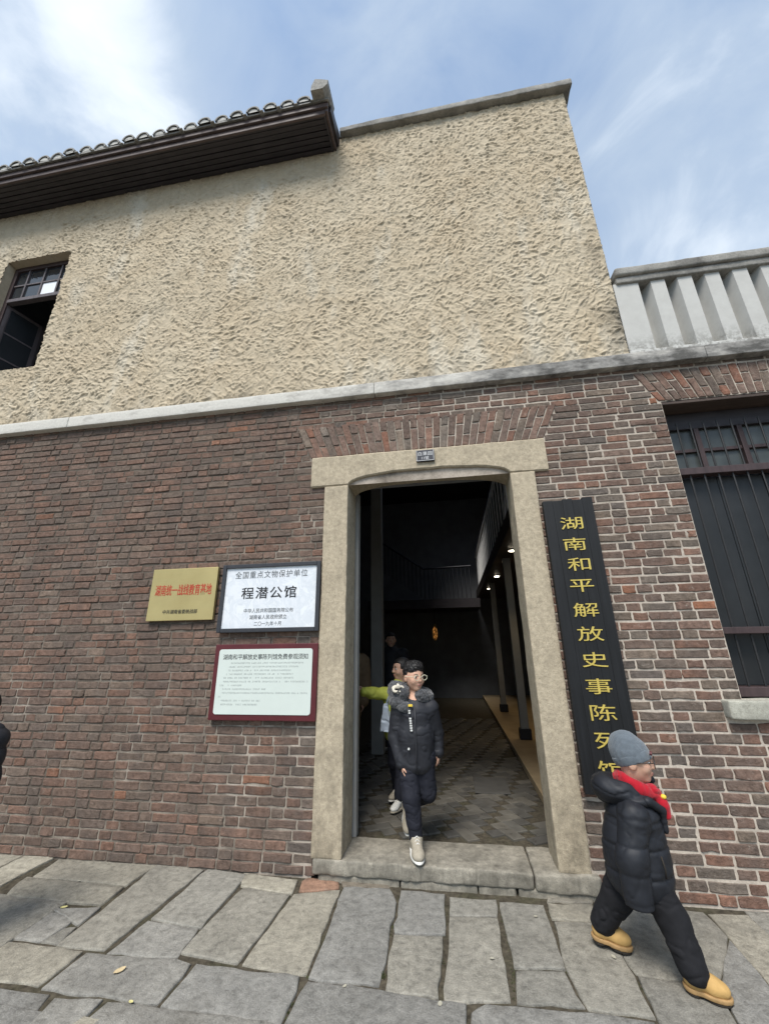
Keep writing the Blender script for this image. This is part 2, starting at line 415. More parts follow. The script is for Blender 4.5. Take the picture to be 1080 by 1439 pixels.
cloth('trousers_black', (.011, .011, .013), .85, .2, 25)
cloth('stripe_white', (.55, .55, .53), .8, .1, 25)
cloth('beanie_grey', (.105, .125, .145), .95, .15, 40, .8, 420, .3)
cloth('scarf_red', (.34, .004, .014), .85, .25, 25, .5, 240, .2)
cloth('boot_tan', (.44, .275, .10), .7, .15, 22, .3, 160)
cloth('boot_sole', (.33, .205, .09), .7, .2, 30)
cloth('sole_dark', (.03, .025, .02), .8, .1, 30)
cloth('shoe_beige', (.32, .285, .225), .8, .2, 40, .5, 200)
cloth('shoe_white', (.62, .61, .57), .6, .1, 30)
cloth('fur_grey', (.055, .056, .060), .95, .6, 70, 1.0, 180, .4)
cloth('fur_cream', (.62, .57, .47), .95, .25, 70, 1.0, 180, .4)
cloth('lime_jacket', (.42, .44, .075), .7, .2, 14, .3, 60)
cloth('bag_pale', (.42, .47, .54), .5, .25, 12, .3, 40)
cloth('coat_tan', (.20, .14, .085), .9, .15, 15)
cloth('jeans_blue', (.045, .065, .10), .85, .25, 40, .5, 300)
simple('glasses_clear', (.55, .53, .40), .25, .05, 9)
simple('glasses_dark', (.02, .018, .018), .3, .05, 9)
simple('eye_white', (.62, .60, .57), .3, 0); simple('iris', (.012, .009, .008), .2, 0); simple('lips', (.40, .15, .13), .5, .1, 30)
simple('leaf_dry', (.50, .40, .24), .8, .25, 60); simple('leaf_yellow', (.55, .50, .22), .8, .2, 60); simple('leaf_pale', (.36, .34, .27), .8, .1, 60)
simple('moss', (.050, .060, .020), .95, .5, 40)
simple('yellow_patch', (.70, .50, .05), .6, .1, 30)
M = MATS

# ------------------------------------------------------------------ ground
base = add('ground', [(-60, -60, -.011), (60, -60, -.011), (60, 60, -.011), (-60, 60, -.011)], [(0, 1, 2, 3)], M['joint_earth']); base['kind'] = 'structure'
pave = bpy.data.objects.new('pavement', None); COL.objects.link(pave); pave['kind'] = 'structure'
def poly_area(p): 
    x, y = p[:, 0], p[:, 1]; return .5*np.sum(x*np.roll(y, -1)-np.roll(x, -1)*y)
def inset(p, d):
    """move every edge of a counter-clockwise polygon inwards by d"""
    n = len(p); out = []
    for i in range(n):
        a, b, c = p[i-1], p[i], p[(i+1) % n]
        e1 = (b-a)/np.linalg.norm(b-a); e2 = (c-b)/np.linalg.norm(c-b); n1 = np.array([-e1[1], e1[0]]); n2 = np.array([-e2[1], e2[0]])
        k = n1+n2; k = k/max(np.linalg.norm(k), 1e-6); out.append(b+k*d/max(k@n1, .45))
    return np.array(out)
SLAB_TINTS = [(.215, .207, .186), (.198, .193, .178), (.240, .227, .196), (.190, .189, .184), (.262, .248, .212), (.202, .199, .190)]
def slab(pts, k, tint=None, gap=-.0015, lift=0.):
    p = np.array(pts, float)
    if poly_area(p) < 0: p = p[::-1]
    p = inset(p, gap)
    q = []
    for i in range(len(p)):
        a, b = p[i], p[(i+1) % len(p)]; L = np.linalg.norm(b-a); n = max(2, int(L/.07)); e = (b-a)/max(L, 1e-6); nn = np.array([-e[1], e[0]])
        for j in range(n):
            s_ = j/n; w = a+(b-a)*s_
            if j > 0: w = w+nn*(.011*vnoise(np.array([w[0]*9, w[1]*9, k*3.1]), 5)+.005*vnoise(np.array([w[0]*31, w[1]*31, k]), 6))
            else:
                w = w+(np.mean(p, 0)-w)*.010
            q.append(w)
    q = np.array(q); n = len(q); cen = q.mean(0)
    rings = []
    tiltx, tilty = RNG.normal(0, .004, 2); dz = RNG.normal(0, .002)+lift
    def zz_(w): return dz+(w[:, 0]-cen[0])*tiltx+(w[:, 1]-cen[1])*tilty
    def ring(f_in, z): 
        w = q+(cen-q)/np.maximum(np.linalg.norm(cen-q, axis=1, keepdims=True), 1e-6)*f_in; return np.c_[w, zz_(w)+z]
    def scaled(s_):
        w = cen+(q-cen)*s_; h = .003*fbm(np.c_[w*6, np.full(n, k*1.7)], 3, 9); return np.c_[w, zz_(w)+h]
    rings = [ring(0, -.06), ring(0, -.006), ring(.003, -.0015), ring(.009, 0), scaled(.72), scaled(.4)]
    V = np.concatenate(rings+[np.array([[*cen, zz_(cen[None])[0]]])]); fc = []
    for r_ in range(len(rings)-1):
        for i in range(n): fc.append((r_*n+i, r_*n+(i+1) % n, (r_+1)*n+(i+1) % n, (r_+1)*n+i))
    b0 = (len(rings)-1)*n
    for i in range(n): fc.append((b0+i, b0+(i+1) % n, len(V)-1))
    if tint is None: tint = SLAB_TINTS[int(RNG.integers(len(SLAB_TINTS)))]
    j = np.array([1.22, 1.19, 1.12])*(1+RNG.normal(0, .08))
    add('flagstone', V, fc, M['flagstone'], pave, smooth=True, col=np.array(tint)*j)
T = SLAB_TINTS
TRACED = [  # outlines seen in the photograph, carried onto the ground plane
 ([(483,1247),(548,1250),(557,1268),(532,1386),(433,1374)],3), ([(563,1251),(625,1256),(625,1313),(554,1310)],3), ([(553,1313),(622,1316),(616,1405),(541,1395)],0),
 ([(631,1260),(697,1264),(698,1287),(631,1286)],1), ([(631,1288),(699,1290),(717,1407),(624,1407)],0), ([(701,1267),(763,1271),(794,1362),(722,1360)],1),
 ([(724,1364),(793,1364),(822,1415),(726,1409)],1), ([(769,1270),(832,1271),(838,1294),(775,1291)],2), ([(778,1295),(838,1297),(872,1339),(921,1431),(826,1418),(795,1362)],0),
 ([(836,1268),(988,1282),(1022,1316),(1010,1396),(960,1377),(893,1368),(872,1338),(840,1297)],0), ([(895,1371),(960,1380),(1014,1402),(1036,1440),(1060,1480),(945,1475),(923,1432)],1),
 ([(993,1283),(1110,1285),(1120,1425),(1080,1383)],2), ([(1024,1320),(1080,1386),(1118,1430),(1140,1500),(1066,1490),(1038,1440),(1013,1398)],3),
 ([(431,1379),(535,1391),(614,1407),(656,1412),(657,1490),(372,1490)],3), ([(661,1421),(681,1409),(724,1412),(826,1421),(921,1436),(940,1490),(661,1495)],3),
 ([(413,1256),(478,1250),(430,1370),(340,1355)],2), ([(342,1247),(408,1257),(333,1354),(254,1339),(283,1306)],0), ([(342,1227),(419,1237),(410,1256),(338,1245)],4),
 ([(292,1222),(346,1229),(283,1304),(212,1291)],1), ([(225,1214),(287,1222),(146,1335),(79,1329)],0), ([(208,1293),(280,1304),(250,1344),(150,1339)],5),
 ([(83,1206),(227,1212),(177,1245),(46,1231)],2), ([(37,1233),(175,1247),(142,1272),(8,1258)],2), ([(46,1198),(83,1202),(-10,1250),(-40,1240)],4), ([(-30,1188),(44,1197),(-42,1238),(-80,1230)],4),
 ([(4,1262),(65,1278),(12,1318),(-60,1308),(-40,1262)],1), ([(67,1280),(108,1290),(56,1323),(14,1318)],5), ([(70,1277),(142,1275),(110,1300)],5), ([(108,1302),(82,1327),(58,1323),(90,1304)],1),
 ([(-10,1320),(117,1337),(54,1385),(-70,1374)],2), ([(121,1338),(250,1347),(269,1354),(221,1411),(58,1388)],5), ([(275,1354),(421,1372),(394,1440),(225,1413)],3),
 ([(-70,1378),(71,1396),(30,1445),(-100,1440)],3), ([(77,1402),(145,1404),(70,1470),(25,1455)],5), ([(150,1408),(215,1415),(392,1442),(355,1500),(70,1480)],5)]
# a front row of paving beyond the lower frame edge, then the rest of the street
k = 0
for poly, ti in TRACED:
    slab([onZ(*q)[:2] for q in poly], k, T[ti]); k += 1
slab([onZ(*q)[:2] for q in [(432,1233),(476,1239),(476,1248),(420,1252),(424,1238)]], k, (.27, .165, .12)); k += 1
slab([onZ(*q)[:2] for q in [(480,1239),(545,1244),(548,1248),(482,1245)]], k, (.16, .14, .115)); k += 1
slab([onZ(*q)[:2] for q in [(770,1258),(830,1262),(832,1268),(768,1267)]], k, (.17, .16, .14)); k += 1
rowsY = [-1.24, -1.95, -2.75, -3.5, -4.4, -5.2, -6.0]
def split_row(y0, y1, x0, x1, w=1.0):
    global k
    x = x0
    while x < x1:
        ww = random.uniform(.65, 1.35)*w; sk = random.uniform(-.05, .05)
        slab([(x, y0), (x+ww, y0), (x+ww+sk, y1), (x, y1)], k); k += 1; x += ww+.020
for a, b in zip(rowsY[1:], rowsY[:-1]): split_row(a, b-.03 if b != -1.24 else b, -7, 6)
split_row(-.66, -.01, 1.62, 6, .7); split_row(-1.22, -.68, 1.52, 6, .8)
split_row(-.45, .05, -8.2, -4.55, .8); split_row(-1.22, -.47, -8.2, -3.1, .9)
# pavers wedged between the traced stones and the regular rows near the lower corners
slab([(-3.0, -1.22), (-2.42, -1.22), (-2.75, -.62), (-3.0, -.62)], k); k += 1
# mossy joints
V = []; Fc = []
def clump(c, r, h, n):
    for _ in range(n):
        a = random.uniform(0, 6.28); d = r*math.sqrt(random.random()); b = np.array([c[0]+d*math.cos(a), c[1]+d*math.sin(a), c[2]-.008])
        w = random.uniform(.003, .007); a2 = random.uniform(0, 6.28); dx = np.array([math.cos(a2), math.sin(a2), 0])*w
        tip = b+np.array([random.uniform(-1, 1)*.008, random.uniform(-1, 1)*.008, random.uniform(.4, 1)*h])
        i = len(V); V.extend([b-dx, b+dx, tip]); Fc.append((i, i+1, i+2))
JOINTS = [((408,1268),(398,1290),3), ((303,1275),(288,1295),2), ((395,1290),(372,1322),1), ((541,1360),(535,1395),4), ((548,1325),(552,1300),2), ((418,1398),(402,1440),3), ((432,1372),(425,1395),2),
 ((627,1280),(620,1400),1.2), ((700,1270),(720,1360),1.6), ((720,1362),(722,1408),2), ((795,1362),(826,1418),1.6), ((866,1330),(880,1352),2), ((80,1203),(115,1206),4), ((838,1262),(842,1290),3), ((790,1362),(775,1364),2),
 ((880,1350),(925,1435),1.2), ((440,1240),(520,1250),.6), ((560,1252),(558,1300),1), ((765,1275),(780,1300),1), ((990,1285),(1080,1385),.8), ((335,1360),(425,1372),.6)]
for a, b, dens in JOINTS:
    A = onZ(*a, -.012); B = onZ(*b, -.012); L = np.linalg.norm(B-A)
    for j in range(int(L/.02)+1):
        s_ = random.random()
        if random.random() < .55: clump(A+(B-A)*s_, .011, .010+.004*dens, int(9*dens))
mo = add('moss', V, Fc, M['moss']); mo['kind'] = 'stuff'; mo['label'] = 'green moss and tiny weeds growing in the paving joints'
# fallen leaves
LEAVES = [((168,1364),.030,'leaf_dry','curled tan leaf, largest one, on the grey slab at lower left'), ((90,1275),.022,'leaf_yellow','yellow leaf lying on the broken small slabs at far left'),
 ((691,1347),.012,'leaf_pale','small pale petal in the middle of the slab before the doorway'), ((618,1411),.016,'leaf_pale','pale leaf scrap in the joint near the lower edge, below the doorway'),
 ((752,1288),.013,'leaf_pale','pale scrap on the slab right of the doorstep middle'),
 ((862,1345),.016,'leaf_pale','pale scrap beside the rear yellow boot'), ((184,1408),.013,'leaf_yellow','tiny yellow leaf in the joint at the lower left'),
 ((111,1238),.012,'leaf_pale','tiny white scrap in the joint near the wall at left'), ((484,1386),.012,'leaf_pale','pale sliver in the joint below the wide grey slab'), ]
for (q, r_, mt, lb) in LEAVES:
    c = onZ(*q, .005); a = random.uniform(0, 6.28); bm_v = []; nseg = 5
    for i in range(nseg+1):
        s_ = i/nseg*2-1; wd = r_*.55*(1-s_*s_)**.7+.0008
        for sd_ in (-1, 0, 1):
            x, y = s_*r_, sd_*wd; z = .10*abs(sd_)*wd+.10*r_*s_*s_
            bm_v.append((c[0]+x*math.cos(a)-y*math.sin(a), c[1]+x*math.sin(a)+y*math.cos(a), c[2]+z))
    fc = [(i*3+j, i*3+j+1, i*3+j+4, i*3+j+3) for i in range(nseg) for j in (0, 1)]
    tag(add('fallen_leaf', bm_v, fc, M[mt], base=c), lb, 'leaf', 'scraps of fallen leaf on the paving')

# ------------------------------------------------------------------ the old building
BLD = thing('historic_building', 'old two-storey town house with brick ground floor and cream roughcast upper wall', 'building', (0, 0, 0))
facade = bpy.data.objects.new('brick_wall', None); COL.objects.link(facade); facade.parent = BLD
XL, XR, LEDGE_B = -8.4, 5.2, 3.905
WX0, WX1, WZ0, WZ1 = 1.93, 3.43, 1.165, 3.55            # right window opening
DX0, DX1 = -.877, .580                                   # door opening
JX0, JX1 = -1.103, .786                                  # outer faces of the jambs
LX0, LX1 = -1.235, .902                                  # lintel
def holes(z):
    """blocked X intervals of the brick face at height z"""
    h = []
    if z < .125: h.append((-1.075, .82))
    elif z < 2.97: h.append((JX0, JX1))
    elif z < 3.284: h.append((LX0, LX1))
    elif z < 3.632:
        k_ = (z-3.284)/(3.632-3.284); h.append((-1.258-.159*k_, .908+.159*k_))
    if WZ0 < z < WZ1: h.append((WX0, WX1))
    elif 1.035 < z <= WZ0: h.append((1.80, 3.56))
    elif WZ1 <= z < 3.865: k_ = (z-WZ1)/.315; h.append((WX0-.02-.16*k_, WX1+.02+.16*k_))
    return h
PAL = [((.185,.110,.082),5), ((.168,.110,.086),6), ((.150,.105,.084),6), ((.138,.106,.086),4), ((.150,.122,.100),3), ((.195,.108,.077),2.0), ((.122,.101,.087),2.0), ((.178,.138,.108),2), ((.26,.115,.066),.3)]
PW = np.array([w for _, w in PAL]); PW = PW/PW.sum()
def tint_at(x, z):
    c = np.array(PAL[int(RNG.choice(len(PAL), p=PW))][0])
    if x < -1.3: c = c*.60+np.array([.160,.106,.080])*.40
    return c*(1+RNG.normal(0, .09))
BR = []   # (quad corners XZ, depth of face, tint)
CH = .068
for r_ in range(58):
    z0, z1 = r_*CH+.004, (r_+1)*CH-.008
    if z0 > LEDGE_B-.02: break
    z1 = min(z1, LEDGE_B+.01); zc = (z0+z1)/2
    if z0 < .125 < z1: zc = .124
    spans = []; x = XL
    for a, b in sorted(holes(zc)):
        if b > x: spans.append((x, a)); x = b
    spans.append((x, XR))
    wav = RNG.normal(0, .0012)
    for a, b in spans:
        if b-a < .03: continue
        x = a+.005 if a > XL else a-random.random()*.2; st = random.random() < .5
        while x < b-.012:
            w = (.213 if st else .104)+RNG.normal(0, .006)
            if random.random() < .10: w = .16
            e = x+w
            if b < XR and b-e < .06: e = b-.004 if b-x < .26 else x+(b-x)/2-.006
            if b < XR: e = min(e, b-.004)
            dz = wav+.0022*vnoise(np.array([x*2.3, r_*.7, 1.]), 3)
            BR.append(([(x, z0+dz), (e, z0+dz+RNG.normal(0, .0012)), (e, z1+dz+RNG.normal(0, .0012)), (x, z1+dz)], min(.0015, RNG.normal(-.002, .0026)), tint_at(x, zc)))
            x = e+.011+abs(RNG.normal(0, .0015)); st = not st if random.random() < .88 else st
def fan(xb0, xb1, xt0, xt1, zb, zt, n):
    for i in range(n):
        a0, a1 = (i+.05)/n, (i+.93)/n
        cut = .66 if i % 2 else .34
        def pt(s_, v): return (xb0+(xb1-xb0)*s_)*(1-v)+(xt0+(xt1-xt0)*s_)*v, zb+(zt-zb)*v
        for v0, v1 in ((.01, cut-.018), (cut+.018, .985)):
            BR.append(([pt(a0, v0), pt(a1, v0), pt(a1, v1), pt(a0, v1)], RNG.normal(-.004, .002), np.array(PAL[int(RNG.choice([0, 1, 1, 2, 3, 4, 7, 2]))][0])*1.12*(1+RNG.normal(0, .12)) if random.random() > .07 else np.array([.22, .11, .075])))
fan(-1.258, .908, -1.417, 1.067, 3.288, 3.632, 33)
fan(WX0-.02, WX1+.02, WX0-.18, WX1+.18, WZ1+.004, 3.865, 24)
def brick_geo(q, yf):
    q = np.array(q); c = q.mean(0); out = []
    w = np.linalg.norm(q[1]-q[0]); h = np.linalg.norm(q[3]-q[0])
    for i in range(4):
        a, b = q[i], q[(i+1) % 4]; L = np.linalg.norm(b-a); e = (b-a)/L; nn = np.array([-e[1], e[0]])
        out.append(a+e*.004*random.uniform(.2, 1.8)); out.append(a+e*(L*random.uniform(.3, .6))+nn*random.gauss(.0004, .0030)); out.append(b-e*.004*random.uniform(.2, 1.8))
    out = np.array(out); n = 12
    inn = out+np.sign(c-out)*np.minimum(.0045, np.abs(c-out)*.4)
    V = np.concatenate([np.c_[out[:, 0], np.full(n, .03), out[:, 1]], np.c_[out[:, 0], np.full(n, yf+.005), out[:, 1]], np.c_[inn[:, 0], yf+np.array([random.gauss(0, .0007) for _ in range(n)]), inn[:, 1]]])
    f = []
    for r_ in (0, 1):
        for i in range(n): f.append((r_*n+i, r_*n+(i+1) % n, (r_+1)*n+(i+1) % n, (r_+1)*n+i))
    f.append(tuple(range(2*n, 3*n)))
    return V, f
areas = []
for i, (q, yf, c) in enumerate(BR):
    P = px(np.array([(a, 0, b) for a, b in q])); ok = (P[:, 0].max() > 0) and (P[:, 0].min() < 1080) and (P[:, 1].min() < 1439)
    cx_ = P.mean(0); ok = ok and 4 < cx_[0] < 1076
    areas.append(abs(poly_area(P)) if ok else 0)
big = set(np.argsort(areas)[::-1][:300].tolist())
SV = []; SF = []; SCOL = []; nv = 0
for i, (q, yf, c) in enumerate(BR):
    V, f = brick_geo(q, yf)
    if i in big: add('brick', V, f, M['brick'], facade, col=c)
    else:
        SV.append(V); SF += [tuple(a+nv for a in g) for g in f]; SCOL.append(np.repeat(np.array(c)[None], len(V), 0)); nv += len(V)
ob = add('brick_courses', np.concatenate(SV), SF, M['brick'], facade, col=np.concatenate(SCOL)); ob['kind'] = 'stuff'
mb = MB()
Y0 = .0045
def rect(x0, x1, z0, z1): mb.quads([(x0, Y0, z0), (x1, Y0, z0), (x1, Y0, z1), (x0, Y0, z1)], [(0, 1, 2, 3)])
rect(XL, JX0-.0, -.06, 3.95); rect(JX0, JX1, 2.98, 3.95); rect(JX1, WX0, -.06, 3.95); rect(WX0, WX1, -.06, WZ0-.001); rect(WX0, WX1, WZ1+.001, 3.95); rect(WX1, XR, -.06, 3.95)
mb.quads([(WX0, Y0, WZ0), (WX0, .3, WZ0), (WX0, .3, WZ1), (WX0, Y0, WZ1)], [(0, 1, 2, 3)])
mb.quads([(WX1, Y0, WZ0), (WX1, .3, WZ0), (WX1, .3, WZ1), (WX1, Y0, WZ1)], [(3, 2, 1, 0)])
mb.add('mortar', M['mortar'], facade)

# stone door surround
sur = bpy.data.objects.new('door_surround', None); COL.objects.link(sur); sur.parent = BLD
JY0, JY1 = -.028, .295
for (a, b, inner) in ((JX0, DX0, 1), (DX1, JX1, -1)):
    def shp(V, a=a, b=b, inner=inner):
        V = V.copy(); e = b if inner > 0 else a; d = np.abs(V[:, 0]-e); fr = V[:, 1] < JY0+.02
        g = np.exp(-((d-.052)/.006)**2)*.007; V[:, 1] += np.where(fr, g, 0)
        if inner < 0:   # the right jamb is worn away at its foot
            w = np.clip(1-(V[:, 2]-.12)/.45, 0, 1); V[:, 1] += np.where(fr, w*.012*(1+fbm(V*7, 2, 4)), 0)
        return V
    V, f = rough_box((a, JY0, .118), (b, JY1, 2.972), .03, .010, .0028, 11, 3 if inner > 0 else 9, shp)
    e = b if inner > 0 else a
    add('jamb', V, f, M['granite'], sur, smooth=True)
xm, hw = (DX0+DX1)/2, (DX1-DX0)/2
n = 60; xs = np.unique(np.r_[np.linspace(LX0, LX1, n), np.linspace(DX0, DX1, 30)])
def arch_z(x): 
    u = np.abs((x-xm)/hw); return np.where(u < 1, 2.972+.105*np.sqrt(np.clip(1-u**2.6, 0, 1)), 2.972)
V = []; f = []
zb = arch_z(xs); nx = len(xs)
rowsL = []
for y, zs_ in ((.295, 'b'), (JY0+.012, 'b'), (JY0, 'b2'), (JY0, 'm1'), (JY0, 'm2'), (JY0, 't2'), (JY0+.012, 't'), (.295, 't')):
    z = {'b': zb, 'b2': zb+.012, 'm1': zb+(3.283-zb)*.33, 'm2': zb+(3.283-zb)*.66, 't2': np.full(nx, 3.271), 't': np.full(nx, 3.283)}[zs_]
    rowsL.append(np.c_[xs, np.full(nx, y), z])
V = np.concatenate(rowsL); V = V+np.stack([fbm(V*9+9*k_, 3, 40+k_) for k_ in range(3)], -1)*.0025
for r_ in range(7):
    for i in range(nx-1): f.append((r_*nx+i, r_*nx+i+1, (r_+1)*nx+i+1, (r_+1)*nx+i))
f.append(tuple(r_*nx for r_ in range(8))); f.append(tuple(r_*nx+nx-1 for r_ in range(8))[::-1])
add('lintel', V, f, M['granite'], sur, smooth=False)
# threshold: long stone, right-hand stone and the low footing under them
def th_shape(V):
    V = V.copy(); fr = V[:, 1] < -.02; V[:, 1] += np.where(fr, .010*fbm(V*14, 3, 77), 0); return V
V, f = rough_box((-1.085, -.040, .030), (.415, .36, .122), .03, .014, .004, 12, 21, th_shape); add('threshold_stone', V, f, M['threshold_stone'], sur, smooth=True)
V, f = rough_box((.422, -.042, .022), (.832, .36, .124), .03, .016, .004, 12, 25, th_shape); add('threshold_stone', V, f, M['threshold_stone'], sur, smooth=True)
for a, b in ((-1.05, -.47), (-.46, .05), (.06, .30), (.31, .80)):
    V, f = rough_box((a, -.026, -.05), (b, .2, .036), .03, .014, .006, 12, int(a*100)+500); add('footing_stone', V, f, M['threshold_stone'], sur, smooth=True)

# string course (ledge), in two stretches like the paint on it
def ledge_shape(V):
    V = V.copy(); V[:, 2] += .004*vnoise(np.c_[V[:, 0]*1.2, np.zeros(len(V)), np.zeros(len(V))], 2); V[:, 1] += np.where(V[:, 0] > -.5, .004*fbm(V*6, 3, 61), .001*fbm(V*6, 2, 61)); return V
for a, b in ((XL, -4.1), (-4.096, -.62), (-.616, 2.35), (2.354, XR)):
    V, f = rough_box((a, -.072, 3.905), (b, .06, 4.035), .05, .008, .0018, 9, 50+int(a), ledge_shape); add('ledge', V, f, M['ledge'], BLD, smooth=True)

# roughcast upper wall: real relief of overlapping trowel flicks
SX0, SX1, SZ0, SZ1 = -7.1, 1.765, 4.03, 8.0
UX0, UX1, UZ0, UZ1 = -5.905, -4.868, 4.875, 6.80        # upper window opening
g = .0078
xs = np.arange(SX0, SX1+g, g); zs = np.arange(SZ0, SZ1+g, g); xs[-1] = SX1; zs[-1] = SZ1
Hh = np.zeros((len(xs), len(zs)))
nst = int((SX1-SX0)*(SZ1-SZ0)*760)
cx_ = RNG.uniform(SX0, SX1, nst); cz_ = RNG.uniform(SZ0, SZ1, nst)
flow = 3.2*np.array(fbm(np.c_[cx_*1.1, cz_*1.1, np.zeros(nst)], 2, 88)); an_ = flow+RNG.normal(0, .9, nst)
ln_ = RNG.uniform(.022, .058, nst); wd_ = RNG.uniform(.008, .017, nst); hh_ = RNG.uniform(.0065, .020, nst); cu_ = RNG.normal(0, 9, nst); lg_ = RNG.random(nst) < .22; ln_ = np.where(lg_, ln_*1.6, ln_); wd_ = np.where(lg_, wd_*1.35, wd_); hh_ = np.where(lg_, hh_*1.25, hh_)
for i in range(nst):
    a, b = cx_[i], cz_[i]; L_ = ln_[i]; i0 = max(0, int((a-L_-SX0)/g)); i1 = min(len(xs), int((a+L_-SX0)/g)+2); j0 = max(0, int((b-L_-SZ0)/g)); j1 = min(len(zs), int((b+L_-SZ0)/g)+2)
    if i1-i0 < 2 or j1-j0 < 2: continue
    dx = xs[i0:i1, None]-a; dz = zs[None, j0:j1]-b; c_, s_ = math.cos(an_[i]), math.sin(an_[i])
    u = (dx*c_+dz*s_); v = (-dx*s_+dz*c_)+cu_[i]*u*u; u = u/L_; v = v/wd_[i]
    prof = np.clip(1-u*u, 0, 1)*np.where(v > 0, np.clip(1-v*.55, 0, 1), np.clip(1+v*3.2, 0, 1))*(v < 1.8)
    hcur = Hh[i0:i1, j0:j1]; np.maximum(hcur*(1-.25*(prof > .15)), prof*hh_[i]+hcur*.25, out=hcur)
Hh = Hh+.003*fbm(np.stack([xs[:, None]*np.ones_like(zs)[None]*4, zs[None]*np.ones_like(xs)[:, None]*4, np.zeros_like(Hh)], -1), 2, 5)
Pg = np.stack([np.repeat(xs[:, None], len(zs), 1), -.012-Hh, np.repeat(zs[None], len(xs), 0)], -1)
Pg[0, :, 1] = Pg[-1, :, 1] = -.012; Pg[-1, :, 0] = SX1+.004*RNG.normal(0, 1, len(zs))
idx = np.arange(len(xs)*len(zs)).reshape(len(xs), len(zs))
Q = np.stack([idx[:-1, :-1], idx[1:, :-1], idx[1:, 1:], idx[:-1, 1:]], -1)
xc = (xs[:-1]+xs[1:])/2; zc = (zs[:-1]+zs[1:])/2
keep = ~((xc[:, None] > UX0) & (xc[:, None] < UX1) & (zc[None] > UZ0) & (zc[None] < UZ1))
fQ = Q[keep]
add('roughcast_wall', Pg.reshape(-1, 3), fQ, M['stucco'], BLD, smooth=True)
mb = MB()   # returns, reveals of the upper window
mb.quads([(SX1, -.012, SZ0), (SX1, 6, SZ0), (SX1, 6, SZ1), (SX1, -.012, SZ1)], [(0, 1, 2, 3)])
e = .012
def rv(a, b, c, d): mb.quads([a, b, c, d], [(0, 1, 2, 3)])
rv((UX0-e, -.014, UZ0-e), (UX0-e, .16, UZ0-e), (UX0-e, .16, UZ1+e), (UX0-e, -.014, UZ1+e)); rv((UX1+e, -.014, UZ0-e), (UX1+e, -.014, UZ1+e), (UX1+e, .16, UZ1+e), (UX1+e, .16, UZ0-e))
rv((UX0-e, -.014, UZ1+e), (UX0-e, .16, UZ1+e), (UX1+e, .16, UZ1+e), (UX1+e, -.014, UZ1+e)); rv((UX0-e, -.014, UZ0-e), (UX1+e, -.014, UZ0-e), (UX1+e, .16, UZ0-e), (UX0-e, .16, UZ0-e))
rv((-8.4, 6, SZ1), (-3.05, 6, SZ1), (-3.05, 6, SZ0), (-8.4, 6, SZ0)); rv((-8.4, -.01, 8.05), (SX1, -.01, 8.05), (SX1, 3.6, 8.05), (-8.4, 3.6, 8.05)); rv((-8.4, 3.6, 8.05), (-.6, 3.6, 8.05), (-.6, 6, 8.05), (-8.4, 6, 8.05)); rv((-8.4, -.02, SZ0), (SX0, -.02, SZ0), (SX0, -.02, SZ1), (-8.4, -.02, SZ1)); rv((-8.4, -.02, SZ0), (-8.4, -.02, SZ1), (-8.4, 6, SZ1), (-8.4, 6, SZ0))  # roof sheet left open above the hall's added skylight
mb.add('plaster_return', M['stucco'], BLD)
# parapet coping
def cop_shape(V):
    V = V.copy(); V[:, 2] += .012*fbm(np.c_[V[:, 0]*2.2, V[:, 1]*6, V[:, 2]*3], 3, 12)*(V[:, 2] > 8.05); return V
V, f = rough_box((-1.06, -.10, 8.0), (1.85, .45, 8.10), .04, .012, .004, 8, 70, cop_shape); add('coping', V, f, M['weathered_concrete'], BLD, smooth=True)

# balustrade over the right wing
bal = bpy.data.objects.new('balustrade', None); COL.objects.link(bal); bal.parent = BLD
def baluster(x, w, lw, rw, z0=4.075, z1=4.90):
    """solid pier with a half round flute on either side (lw, rw: half flute width)"""
    yf, yd = -.018, .125; pr = []
    if lw: pr += [(x-w/2-lw*math.cos(q), yf+.145-yd*math.sin(q)*.0-.0-(.145)*(1-math.cos(q))*0-0 if False else yf+.135*math.cos(q-math.pi/2)*0+.135*(1-math.sin(q))) for q in np.linspace(math.pi/2, 0, 1)]
    prof = []
    if lw:
        for q in np.linspace(math.pi/2, 0, 8): prof.append((x-w/2-lw*math.sin(q), yf+.135*math.sin(math.pi/2*math.sin(q))))
    else: prof += [(x-w/2, yf)]
    if rw:
        for q in np.linspace(0, math.pi/2, 8): prof.append((x+w/2+rw*math.sin(q), yf+.135*math.sin(math.pi/2*math.sin(q))))
    else: prof += [(x+w/2, yf)]
    prof += [(prof[-1][0], .2), (prof[0][0], .2)]
    MB().prism(prof, z0, z1, 2).add('baluster', M['white_paint'], bal)
baluster(1.885, .225, 0, .055)
for i in range(9): baluster(2.172+i*.237, .125, .0565, .0565)
V, f = rough_box((1.775, -.05, 4.035), (4.4, .21, 4.10), .05, .008, .002, 9, 81)
V[:, 1] = np.where(V[:, 1] < 0, V[:, 1]+.028, V[:, 1]); add('plinth', V, f, M['white_paint'], bal, smooth=True)
V, f = rough_box((1.79, -.075, 4.955), (4.42, .26, 5.05), .05, .02, .004, 8, 82); add('rail_top', V, f, M['weathered_concrete'], bal, smooth=True)
V, f = rough_box((1.80, -.045, 4.885), (4.40, .23, 4.957), .05, .012, .003, 8, 83); add('rail_moulding', V, f, M['weathered_concrete'], bal, smooth=True)
MB().box(1.77, 5.2, .2, 6, 3.98, 4.06).add('terrace_slab', M['weathered_concrete'], BLD)

